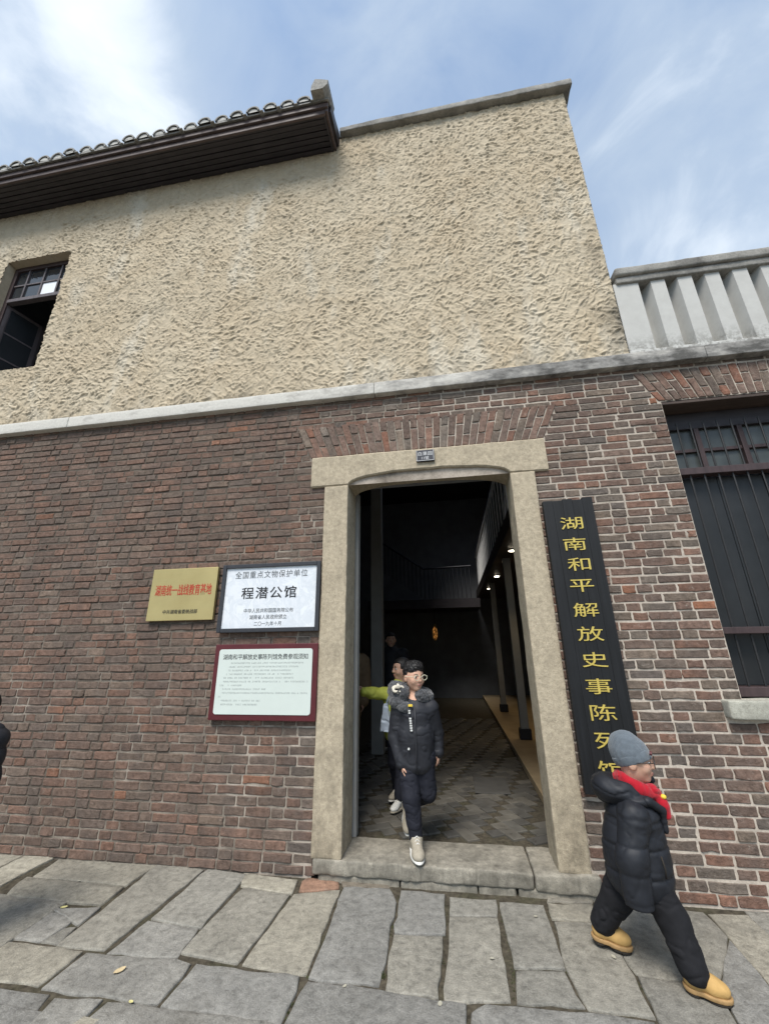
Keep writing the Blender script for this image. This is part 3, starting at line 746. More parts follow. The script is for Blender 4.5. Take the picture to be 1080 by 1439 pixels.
# right window: lintel board, frame, bars, panes
win = bpy.data.objects.new('window', None); COL.objects.link(win); win.parent = BLD
win['label'] = 'dark barred window with small old panes above'
MB().box(WX0+.002, WX1-.002, .008, .30, WZ1-.03, WZ1-.001, .004).add('head_board', M['lintel_wood'], win)
MB().box(WX0+.002, WX1-.002, .195, .30, 3.36, WZ1-.032, .004).add('head_rail', M['eave_wood'], win)
fr = MB(); fr.box(WX0+.002, WX0+.05, .17, .27, WZ0+.06, 3.36, .003); fr.box(WX1-.05, WX1-.002, .17, .27, WZ0+.06, 3.36, .003); fr.add('frame', M['frame_wood'], win)
MB().box(WX0+.003, WX1-.003, .125, .22, 2.895, 2.955, .004).add('transom', M['frame_wood'], win)
MB().box(WX0+.003, WX1-.003, .105, .20, 1.597, 1.645, .004).add('cross_rail', M['frame_wood'], win)
MB().box(WX0+.003, WX1-.003, .10, .24, WZ0+.003, 1.232, .004).add('bottom_rail', M['frame_wood'], win)
MB().box(WX0+.052, WX1-.052, .205, .25, 3.135, 3.165, .003).add('glazing_bar', M['frame_wood'], win)
mux = [2.255, 2.60, 2.945, 3.25]
for x in mux: MB().box(x-.02, x+.02, .19, .26, 2.958, 3.358, .003).add('mullion', M['frame_wood'], win)
ed = [WX0+.05]+mux+[WX1-.05]
for i in range(len(ed)-1):
    for a, b in ((2.958, 3.134), (3.166, 3.358)):
        MB().box(ed[i]+.021, ed[i+1]-.021, .232, .238, a, b).add('pane', M['glass_old'], win)
for i in range(13):
    x = 1.975+i*.1085
    MB().tube([(x, .15, 1.233), (x, .15, 1.596)], .0075, 6).add('bar', M['iron'], win); MB().tube([(x, .15, 1.646), (x, .15, 2.894)], .0075, 6).add('bar', M['iron'], win); MB().tube([(x, .15, 2.956), (x, .15, 3.40)], .0075, 6).add('bar', M['iron'], win)
for i in range(4):
    x = WX0+.052+i*.349
    MB().box(x, x+.345, .235, .255, 1.235, 2.893, .003).add('shutter_panel', M['dark_panel'], win)
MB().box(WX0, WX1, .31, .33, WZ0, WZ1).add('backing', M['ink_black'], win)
V, f = rough_box((1.80, -.075, 1.045), (3.56, .10, 1.163), .03, .012, .004, 9, 90); add('sill', V, f, M['sill_stone'], BLD, smooth=True)

# upper left window
uw = bpy.data.objects.new('window', None); COL.objects.link(uw); uw.parent = BLD
uw['label'] = 'upper floor window with open lower casement'
A0, A1, yw = UX0-.01, UX1+.01, .10
fr = MB(); fr.box(A0, A0+.06, yw, yw+.07, UZ0, UZ1, .004); fr.box(A1-.06, A1, yw, yw+.07, UZ0, UZ1, .004); fr.box(A0+.061, A1-.061, yw, yw+.07, UZ1-.06, UZ1+.01, .004); fr.box(A0+.061, A1-.061, yw, yw+.07, UZ0-.01, UZ0+.05, .004); fr.add('frame', M['frame_wood'], uw)
MB().box(A0+.061, A1-.061, yw-.012, yw+.06, 6.16, 6.215, .004).add('transom', M['window_grey_wood'], uw)
for x in (-5.66, -5.39, -5.12): MB().box(x-.012, x+.012, yw+.008, yw+.05, 6.217, UZ1-.062, .002).add('glazing_bar', M['window_grey_wood'], uw)
MB().box(A0+.062, A1-.062, yw+.012, yw+.046, 6.465, 6.488, .002).add('glazing_bar', M['window_grey_wood'], uw)
xe = [A0+.062, -5.66, -5.39, -5.12, A1-.062]
for i in range(4):
    for j, (a, b) in enumerate(((6.217, 6.464), (6.489, UZ1-.063))):
        lit = (i == 2 and j == 0)
        MB().box(xe[i]+.013, xe[i+1]-.013, yw+.026, yw+.030, a, b).add('pane', M['pane_reflection'] if lit else M['glass_clear'], uw)  # one pane gets its white reflection as painted colour
def sash(hx, s_, ang):
    """casement swung into the room about its hinge"""
    c_, sn = math.cos(ang), math.sin(ang); parts = []
    def tr(mb_): mb_.v = [(hx+s_*(p[0]*c_), yw+.03+p[0]*sn+p[1], p[2]) if True else p for p in mb_.v]; return mb_
    w = .44
    sf = MB(); sf.box(0, .045, -.015, .015, 4.94, 6.15); sf.box(w-.045, w, -.015, .015, 4.94, 6.15); sf.box(.046, w-.046, -.014, .014, 4.94, 4.985); sf.box(.046, w-.046, -.014, .014, 6.105, 6.15)
    for zq in (5.32, 5.71): sf.box(.046, w-.046, -.012, .012, zq, zq+.022)
    so_ = tr(sf).add('casement', M['window_grey_wood'], uw)
    for a, b in ((4.986, 5.319), (5.343, 5.709), (5.733, 6.104)): tr(MB().box(.046, w-.046, -.002, .002, a, b)).add('pane', M['glass_clear'], so_)
sash(A0+.065, 1, rad(78)); sash(A1-.065, -1, rad(80))
rm = MB()
rm.quads([(UX0-.6, .17, 4.5), (UX1+.6, .17, 4.5), (UX1+.6, 2.6, 4.5), (UX0-.6, 2.6, 4.5), (UX0-.6, .17, 7.2), (UX1+.6, .17, 7.2), (UX1+.6, 2.6, 7.2), (UX0-.6, 2.6, 7.2)], [(0, 1, 2, 3), (4, 7, 6, 5), (0, 3, 7, 4), (1, 5, 6, 2), (3, 2, 6, 7)])
rm.add('room_shell', M['hall_plaster'], uw)

# eave: stepped boarded soffit, fascia, barrel tiles, corner block
eav = bpy.data.objects.new('eave', None); COL.objects.link(eav); eav.parent = BLD
EX0, EX1, EZ, EY = -8.4, -1.125, 7.765, -.435
nb = 7; bw = (-EY-.03)/nb
for i in range(nb):
    y1 = -.02-i*bw; y0 = y1-bw+.006; z = EZ+.004*((i*5) % 3)+.010*(i if i < 3 else 3)
    MB().box(EX0, EX1-.05-.0*i, y0, y1, z, z+.05, .005).add('soffit_board', M['eave_wood'], eav)
MB().box(EX1-.048, EX1-.022, EY+.03, -.02, EZ-.006, EZ+.20, .004).add('end_board', M['eave_wood'], eav)
MB().box(EX1-.020, EX1+.012, EY-.005, .05, EZ+.012, EZ+.22, .005).add('end_board', M['fascia_wood'], eav)
MB().box(EX1+.014, EX1+.045, EY+.04, .06, EZ+.075, EZ+.26, .006).add('end_moulding', M['eave_wood'], eav)
MB().box(EX0, EX1-.021, EY+.001, EY+.029, EZ-.012, EZ+.085, .005).add('fascia', M['fascia_wood'], eav)
MB().box(EX0, EX1+.02, EY-.030, EY-.001, EZ+.060, EZ+.150, .005).add('fascia', M['fascia_wood'], eav)
sl_ = math.tan(rad(24))
def roofz(y): return EZ+.165+(y-(EY-.05))*sl_
MB().quads([(EX0, EY-.06, roofz(EY-.06)), (EX1+.04, EY-.06, roofz(EY-.06)), (EX1+.04, 3.2, roofz(3.2)), (EX0, 3.2, roofz(3.2)), (EX0, EY-.06, roofz(EY-.06)-.03), (EX1+.04, EY-.06, roofz(EY-.06)-.03), (EX1+.04, 3.2, roofz(3.2)-.03), (EX0, 3.2, roofz(3.2)-.03)], [(0, 1, 2, 3), (7, 6, 5, 4), (0, 4, 5, 1), (1, 5, 6, 2), (2, 6, 7, 3), (3, 7, 4, 0)]).add('roof_bed', M['tile_grey'], eav)
ntile = 33
for i in range(ntile):
    x = -1.40-i*.2195+random.uniform(-.008, .008); y0 = EY-.085+random.uniform(-.015, .015); V = []; f = []; nn = 9; r0 = .088
    for j, (yy, rr) in enumerate(((y0, r0), (y0+.26, r0*.93), (y0+.262, r0*1.0), (y0+.60, r0*.93), (y0+.602, r0), (y0+1.1, r0*.95))):
        for q in range(nn):
            a = math.pi*q/(nn-1); V.append((x+rr*math.cos(a), yy, roofz(yy)+.010+rr*1.0*math.sin(a)))
        for q in range(nn):
            a = math.pi*q/(nn-1); V.append((x+(rr-.02)*math.cos(a), yy, roofz(yy)+.010+(rr-.02)*math.sin(a)))
    for j in range(5):
        for q in range(nn-1):
            a = j*2*nn+q; f.append((a, a+1, a+2*nn+1, a+2*nn)); b = a+nn; f.append((b+1, b, b+2*nn, b+2*nn+1))
    for q in range(nn-1): f.append((q, nn+q, nn+q+1, q+1))
    to = add('roof_tile', V, f, M['tile_grey'], eav)
    # lime bedding that fills the mouth of the tile
    W_ = [(x+(r0-.021)*math.cos(math.pi*q/8)*.98, y0+.010+random.uniform(0, .01), roofz(y0)+.012+(r0-.021)*math.sin(math.pi*q/8)*.98) for q in range(9)]
    add('lime_bedding', W_, [tuple(range(9))], M['lime_white'], to)
    MB().box(x+.085, x+.135, y0+.005, y0+.35, roofz(y0)-.012, roofz(y0)+.004, .004).add('pan_tile', M['tile_grey'], eav)
cb = MB()   # upturned block on the eave corner
xb = EX1-.055
cb.prism([(xb-.10, EZ+.15), (xb-.095, EZ+.24), (xb-.055, EZ+.365), (xb+.02, EZ+.335), (xb+.115, EZ+.285), (xb+.105, EZ+.215), (xb+.05, EZ+.15)], EY-.16, EY+.12, 1)
cb.add('corner_block', M['tile_grey'], eav)

# ------------------------------------------------------------------ the hall behind the doorway
HX0, HX1, HY0, HY1, HZ0, HZ1 = -3.0, 2.7, .33, 10.0, .115, 6.4
def structure(o): o['kind'] = 'structure'; return o
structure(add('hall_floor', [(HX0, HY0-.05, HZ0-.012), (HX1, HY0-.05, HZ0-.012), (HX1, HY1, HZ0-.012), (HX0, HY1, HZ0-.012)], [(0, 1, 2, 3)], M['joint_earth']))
hf = SC.objects['hall_floor']
HXU = 1.70
structure(MB().quads([(HX0, HY0, HZ1), (HXU, HY0, HZ1), (HXU, HY1, HZ1), (HX0, HY1, HZ1), (HXU, HY0, 3.9), (HX1, HY0, 3.9), (HX1, HY1, 3.9), (HXU, HY1, 3.9), (-.2, HY0, HZ1), (-.2, HY1, HZ1), (-.2, 4.0, HZ1), (HXU, 4.0, HZ1), (-.2, 7.4, HZ1), (HXU, 7.4, HZ1)], [(0, 3, 9, 8), (8, 10, 11, 1), (12, 9, 2, 13), (4, 7, 6, 5)]).add('hall_ceiling', M['hall_ceiling']))  # gap left as an unseen skylight, added to light gallery and back wall
structure(MB().quads([(HX0, HY1, 0), (HXU, HY1, 0), (HXU, HY1, HZ1), (HX0, HY1, HZ1), (HX1, HY1, 0), (HX1, HY1, 3.9), (HXU, HY1, 3.9)], [(0, 1, 2, 3), (1, 4, 5, 6)]).add('hall_wall_back', M['hall_plaster']))
structure(MB().quads([(HX0, HY0, 0), (HX0, HY1, 0), (HX0, HY1, HZ1), (HX0, HY0, HZ1)], [(0, 1, 2, 3)]).add('hall_wall_left', M['hall_plaster']))
structure(MB().quads([(HX1, HY0, 0), (HX1, HY1, 0), (HX1, HY1, 3.9), (HX1, HY0, 3.9), (HXU, HY0, 3.9), (HXU, HY1, 3.9), (HXU, HY1, HZ1), (HXU, HY0, HZ1)], [(3, 2, 1, 0), (7, 6, 5, 4)]).add('hall_wall_right', M['hall_plaster']))
fw = MB()
for a, b, c, d in ((HX0, DX0-.03, 0, HZ1), (DX1+.03, HXU, 0, HZ1), (HXU, HX1, 0, 3.9), (DX0-.03, DX1+.03, 3.06, HZ1)): fw.box(a, b, .297, .335, c, d)
structure(fw.add('hall_wall_front', M['hall_plaster']))
# herringbone brick floor near the door: each paver a piece
pc = 0; PV = []; PF = []; PC = []; pn = 0
Lb, Wb = .235, .112
c45, s45 = math.cos(rad(28)), math.sin(rad(28))
cands = []
for i in range(-60, 60):
    for j in range(-60, 60):
        ox, oy = i*Wb+j*Lb, i*Wb-j*Lb*0
        for hv in (0, 1):
            # herringbone cell: pairs stepping along the diagonal
            bx = (i+ (2*j))*Wb; by = (i-2*j)*Wb
            r0 = (bx, by, bx+2*Wb, by+Wb) if hv == 0 else (bx+2*Wb, by-0*Wb, bx+3*Wb, by+2*Wb)
            cxq, cyq = (r0[0]+r0[2])/2, (r0[1]+r0[3])/2
            X_, Y_ = cxq*c45-cyq*s45-.15, cxq*s45+cyq*c45+2.6
            if -1.4 < X_ < .70 and HY0+.08 < Y_ < 6.2: cands.append((r0, X_, Y_))
seen = set(); uniq = []
for r0, X_, Y_ in cands:
    key = (round(X_, 3), round(Y_, 3))
    if key in seen: continue
    seen.add(key); uniq.append((r0, X_, Y_))
uniq.sort(key=lambda q: q[2])
for r0, X_, Y_ in uniq:
    g_ = .003; P2 = [(r0[0]+g_, r0[1]+g_), (r0[2]-g_, r0[1]+g_), (r0[2]-g_, r0[3]-g_), (r0[0]+g_, r0[3]-g_)]
    P3 = [(a*c45-b*s45-.15, a*s45+b*c45+2.6) for a, b in P2]
    if min(p_[1] for p_ in P3) < HY0+.03: continue
    zt = HZ0+random.gauss(0, .0015); cc_ = np.mean(P3, 0)
    V = [(a, b, HZ0-.02) for a, b in P3]+[(a, b, zt-.003) for a, b in P3]+[(a+(cc_[0]-a)*.05, b+(cc_[1]-b)*.05, zt) for a, b in P3]
    f = [(r_*4+i, r_*4+(i+1) % 4, r_*4+4+(i+1) % 4, r_*4+4+i) for r_ in (0, 1) for i in range(4)]+[(8, 9, 10, 11)]
    tint = np.array(random.choice([(.105, .100, .088), (.118, .110, .095), (.085, .081, .073), (.13, .12, .102), (.094, .088, .078)]))
    if pc < 290: add('floor_brick', V, f, M['hall_paver'], hf, col=tint); pc += 1
    else: PV += V; PF += [tuple(a+pn for a in q) for q in f]; PC += [tint]*12; pn += 12
if PV:
    o = add('floor_bricks_far', PV, PF, M['hall_paver'], hf, col=np.array(PC)); o['kind'] = 'stuff'
MB().box(.115, .47, 1.50, 2.04, HZ0+.002, HZ0+.012, .003).add('drain_cover', M['drain_iron'], hf)
# raised walk on the right with its kerb, posts and gallery
structure(MB().box(.735, 2.69, HY0+.01, HY1-.01, HZ0-.005, HZ0+.075, .006).add('side_walk', M['warm_panel']))
for i, y in enumerate((3.75, 6.6)):
    po = MB().box(.93, 1.05, y, y+.12, .34, 3.0, .006).add('hall_post', M['hall_pillar']); 
    bs = MB().box(.905, 1.075, y-.025, y+.145, HZ0+.075, .338, .01).add('post_base', M['ink_black'], None)
    ob_ = thing('hall_post', ('nearer' if i == 0 else 'farther')+' pale post on black base along the right side of the hall', 'post', (.99, y+.06, .19), 'posts along the hall walk')
    for q, nm in ((po, 'shaft'), (bs, 'base')):
        q.name = nm; q.data.transform(Matrix.Translation(-Vector(ob_.location))); q.parent = ob_
ga = thing('gallery', 'upper gallery with pale railing on the right of the dark hall', 'gallery', (.9, 5, 3.0))
MB().box(.80, 2.68, .36, 9.9, 2.99, 3.22).add('deck', M['hall_wood'], ga)
MB().box(.85, .90, .40, 9.85, 4.28, 4.33, .004).add('handrail', M['hall_rail'], ga)
for i in range(26): y = .5+i*.36; MB().box(.865, .885, y, y+.05, 3.221, 4.279).add('railing_post', M['hall_rail'], ga)
for i in range(7): y = 1.2+i*1.2; MB().box(2.2, 2.23, y, y+1.1, .25, 2.7, .01).add('wall_panel', M['hall_wood'] if i % 2 else M['warm_panel'], ga)
for i, (y, lb) in enumerate(((3.1, 'nearest'), (3.95, 'second nearest'), (5.55, 'third nearest'), (7.5, 'farthest'))):
    l = thing('ceiling_downlight', lb+' round lit downlight under the gallery in the hall', 'downlight', (1.0, y, 2.985), 'downlights under the gallery')
    V = [(1.0+.05*math.cos(a*math.pi/8), y+.05*math.sin(a*math.pi/8), 2.978) for a in range(16)]
    add('lens', V, [tuple(range(16))[::-1]], M['lamp_glow'], l)
    MB().tube([(1.0, y, 2.972), (1.0, y, 2.989)], .062, 16).add('rim', M['hall_pillar'], l)
    for ob_ in l.children:
        if ob_.name.startswith('lens'): ob_.location.z = -.012
    ld = bpy.data.lights.new('downlight', 'SPOT'); ld.energy = 9; ld.spot_size = rad(80); ld.spot_blend = .6; ld.color = (1, .72, .38); ld.shadow_soft_size = .05
    lo = bpy.data.objects.new('downlight_beam', ld); COL.objects.link(lo); lo.parent = l; lo.location = (0, 0, -.03)
pl = MB().box(-1.257, -1.08, 3.0, 3.17, HZ0-.01, HZ1-.002, .008).add('hall_pillar', M['hall_pillar'], base=None); tag(pl, 'pale square pillar rising through the dark hall at left', 'pillar')
MB_ = MB().box(DX0-.028, DX0+.02, .34, .42, HZ0, 3.02, .004); tag(MB_.add('inner_door_post', M['hall_pillar']), 'narrow painted post just inside the left jamb', 'door post')
st = thing('stair_railing', 'dark stair railing across the back of the hall', 'railing', (-1, 8.5, 3.0))
MB().tube([(-2.2, 8.5, 4.75), (-.75, 8.5, 3.75), (.62, 8.5, 3.78)], .03, 6).add('handrail', M['hall_iron'], st)
for i in range(24):
    x = -2.15+i*.118; zt = 4.75-(x+2.2)*(1.0/1.45) if x < -.75 else 3.77
    MB().tube([(x, 8.5, zt-.9), (x, 8.5, zt)], .012, 5).add('spindle', M['hall_iron'], st)
MB().box(-2.4, .8, 8.4, 9.9, 2.60, 2.85).add('landing', M['eave_wood'], st)
lt = thing('wall_lantern', 'small golden lantern glowing at the back of the hall', 'lantern', (-.5, 8.9, 1.7))
c = onY(611, 890, 8.9)
sp_ = []
for i in range(9):
    a = math.pi*i/8; sp_.append(((c[0], 8.9, c[2]+.19*math.cos(a)), .070*math.sin(a)+.004))
MB().tube([p_ for p_, _ in sp_], [r_ for _, r_ in sp_], 10).add('glass', M['lantern_glow'], lt)
MB().tube([(c[0], 8.9, c[2]+.19), (c[0], 8.9, c[2]+.26)], [.05, .02], 8).add('cap', M['brass'], lt)
MB().tube([(c[0], 8.9, c[2]+.26), (c[0], 8.9, 2.6)], .008, 6).add('hanger', M['iron'], lt)
for i in range(5):
    a = 2*math.pi*i/5; MB().tube([(c[0]+.03*math.cos(a), 8.9+.03*math.sin(a), c[2]+.19), (c[0]+.080*math.cos(a), 8.9+.080*math.sin(a), c[2]), (c[0]+.03*math.cos(a), 8.9+.03*math.sin(a), c[2]-.19)], .008, 5).add('rib', M['brass'], lt)

# ------------------------------------------------------------------ signs
def text_mesh(name, body, size, cx, cz, y, mat, parent, sx=1., depth=.001, bold=0., space=1., shear=0.):
    cu = bpy.data.curves.new(name, 'FONT'); cu.body = body; cu.size = size; cu.align_x = 'CENTER'; cu.align_y = 'CENTER'; cu.offset = bold; cu.extrude = depth; cu.space_character = space; cu.shear = shear; cu.resolution_u = 3
    o = bpy.data.objects.new(name, cu); COL.objects.link(o)
    me = bpy.data.meshes.new_from_object(o.evaluated_get(bpy.context.evaluated_depsgraph_get())); bpy.data.objects.remove(o); bpy.data.curves.remove(cu)
    v = np.zeros(len(me.vertices)*3); me.vertices.foreach_get('co', v); v = v.reshape(-1, 3)
    c0 = (v[:, 0].min()+v[:, 0].max())/2; c1 = (v[:, 1].min()+v[:, 1].max())/2
    off = np.array(root_of(parent).location)
    w = np.c_[(v[:, 0]-c0)*sx+cx, y-v[:, 2], (v[:, 1]-c1)+cz]-off
    me.vertices.foreach_set('co', w.ravel()); me.materials.clear(); me.update()
    return link_mesh(name, me, mat, parent)
def rr_prof(x0, x1, z0, z1, r, n=5):
    out = []
    for cx_, cz_, a0 in ((x1-r, z1-r, 0), (x0+r, z1-r, 90), (x0+r, z0+r, 180), (x1-r, z0+r, 270)):
        for i in range(n+1): a = rad(a0+90*i/n); out.append((cx_+r*math.cos(a), cz_+r*math.sin(a)))
    return out
# brass plaque
s = thing('brass_plaque', 'brass plaque with red characters on the brick wall, leftmost of the wall signs', 'plaque', (-2.4, 0, 1.78))
MB().box(-2.722, -2.072, -.045, -.012, 1.785, 2.252, .004).add('plate', M['brass'], s)
text_mesh('lettering', '湖南统一战线教育基地', .078, -2.392, 2.055, -.0465, M['red_paint'], s, .72, .0008, .0003, 1.0); s.children[-1].scale = (1, 1, 1)
text_mesh('lettering', '中共湖南省委统战部', .040, -2.395, 1.862, -.0465, M['ink_black'], s, .95, .0006, 0.)
for o in s.children:
    if o.name.startswith('lettering') and o.data.materials[0] == M['red_paint']:
        for v in o.data.vertices: v.co.z = (v.co.z-(2.055-1.78))*1.35+(2.055-1.78)
# marble tablet
s = thing('marble_tablet', 'white marble heritage tablet in a black frame beside the door', 'tablet', (-1.56, 0, 1.67))
x0, x1, z0, z1 = -2.018, -1.103, 1.672, 2.262
fr = MB(); b = .034
fr.box(x0, x0+b, -.055, -.010, z0, z1, .004); fr.box(x1-b, x1, -.055, -.010, z0, z1, .004); fr.box(x0+b+.001, x1-b-.001, -.054, -.010, z1-b, z1, .004); fr.box(x0+b+.001, x1-b-.001, -.054, -.010, z0, z0+b, .004); fr.add('frame', M['dark_frame'], s)
MB().box(x0+b, x1-b, -.038, -.014, z0+b, z1-b).add('marble_slab', M['marble'], s)
xm_ = (x0+x1)/2
text_mesh('lettering', '全国重点文物保护单位', .068, xm_, 2.166, -.039, M['ink_grey'], s, .95,   .0006, 0., 1.12)
text_mesh('lettering', '程潜公馆', .108, xm_-.01, 2.005, -.0392, M['ink_black'], s, 1.12, .0008, .0010, 1.18)
text_mesh('lettering', '中华人民共和国国务院公布', .040, xm_-.0, 1.852, -.039, M['ink_grey'], s, .95, .0005, 0.)
text_mesh('lettering', '湖南省人民政府颁立', .040, xm_-.0, 1.797, -.039, M['ink_grey'], s, .95, .0005, 0.)
text_mesh('lettering', '二〇一九年十月', .038, xm_-.0, 1.742, -.039, M['ink_grey'], s, .95, .0005, 0.)
# visitor notice
s = thing('notice_board', 'visitor notice with pale text panel in a dark red frame below the marble tablet', 'notice board', (-1.56, 0, .99))
x0, x1, z0, z1 = -2.004, -1.100, .995, 1.576
MB().box(x0, x1, -.05, -.010, z0, z1, .005).add('backboard', M['maroon'], s)
MB().prism(rr_prof(x0+.042, x1-.042, z0+.045, z1-.040, .022), -.0545, -.0495, 1).add('panel', M['notice_panel'], s)
text_mesh('lettering', '湖南和平解放史事陈列馆免费参观须知', .047, xm_+.01, 1.475, -.0552, M['ink_black'], s, .97, .0004, 0., .93)
# body print too small to read: rows of character-sized dabs
pr = MB(); rowsN = [(.12, .93), (.10, .88), (.08, .80), (.06, .82), (.05, .84), (.05, .985), (.015, .26), (.05, .53), (.05, .985), (.01, .05), (.045, .48), (.045, .44)]
wN = x1-x0-.13
for i, (a, b) in enumerate(rowsN):
    z = 1.421-i*.0285; x = x0+.065+a*wN; xe_ = x0+.065+b*wN
    while x < xe_:
        if random.random() > .10:
            w = .0092; h = .0115
            for zz_2 in (0, .0046, .0092)[:3]:
                if random.random() < .8: pr.quads([(x, -.0552, z+zz_2), (x+w*random.uniform(.6, 1), -.0552, z+zz_2), (x+w*random.uniform(.6, 1), -.0552, z+zz_2+.0017), (x, -.0552, z+zz_2+.0017)], [(0, 1, 2, 3)])
            xx = x+w*random.uniform(.2, .7); pr.quads([(xx, -.05525, z), (xx+.0016, -.05525, z), (xx+.0016, -.05525, z+h), (xx, -.05525, z+h)], [(0, 1, 2, 3)])
        x += .0122
pr.add('fine_print', M['ink_faint'], s)
# tall black signboard
s = thing('vertical_signboard', 'tall black wooden signboard with gilt characters right of the doorway', 'signboard', (1.0, 0, .58))
bw_ = .075; xL = .803
for i in range(5):
    a = xL+i*.0772; top = 2.676+random.uniform(-.012, .008); bot = .585+random.uniform(-.01, .012)
    MB().box(a, a+.0766, -.075+random.uniform(-.0015, .0015), -.02, bot, top, .0025).add('plank', M['sign_black'], s)
MB().box(.83, 1.16, -.0195, -.004, 2.35, 2.43).add('batten', M['sign_black'], s); MB().box(.83, 1.16, -.0195, -.004, .85, .93).add('batten', M['sign_black'], s)
CHP = [(799,735),(802,764),(812,793),(813,824),(818,857),(825,890),(831,926),(835,964),(842,1001),(848,1040),(850,1082)]
for ch, q in zip('湖南和平解放史事陈列馆', CHP):
    P = onY(*q, -.078)
    text_mesh('character', ch, .150, 1.000 if False else P[0]*.25+1.005*.75, P[2], -.0768, M['gilt'], s, 1.28, .003, 0.)
    o = s.children[-1]
for o in s.children:
    if o.name.startswith('character'):
        zc_ = np.mean([v.co.z for v in o.data.vertices])
        for v in o.data.vertices: v.co.z = zc_+(v.co.z-zc_)*.74
# house number plate
s = thing('house_number_plate', 'small dark blue street number plate on the door lintel', 'number plate', (-.148, 0, 3.13))
MB().box(-.233, -.068, -.052, -.026, 3.140, 3.252, .003).add('plate', M['plate_navy'], s)
e_ = MB(); e_.box(-.229, -.072, -.0535, -.0525, 3.144, 3.1475); e_.box(-.229, -.2255, -.0535, -.0525, 3.148, 3.248); e_.box(-.0755, -.072, -.0535, -.0525, 3.148, 3.248); e_.add('rim', M['plate_white'], s)
text_mesh('lettering', '白果园', .042, -.150, 3.214, -.0532, M['plate_white'], s, 1.05, .0005, 0., 1.1)
text_mesh('lettering', '11號', .036, -.150, 3.170, -.0532, M['plate_white'], s, 1.0, .0005, 0.)

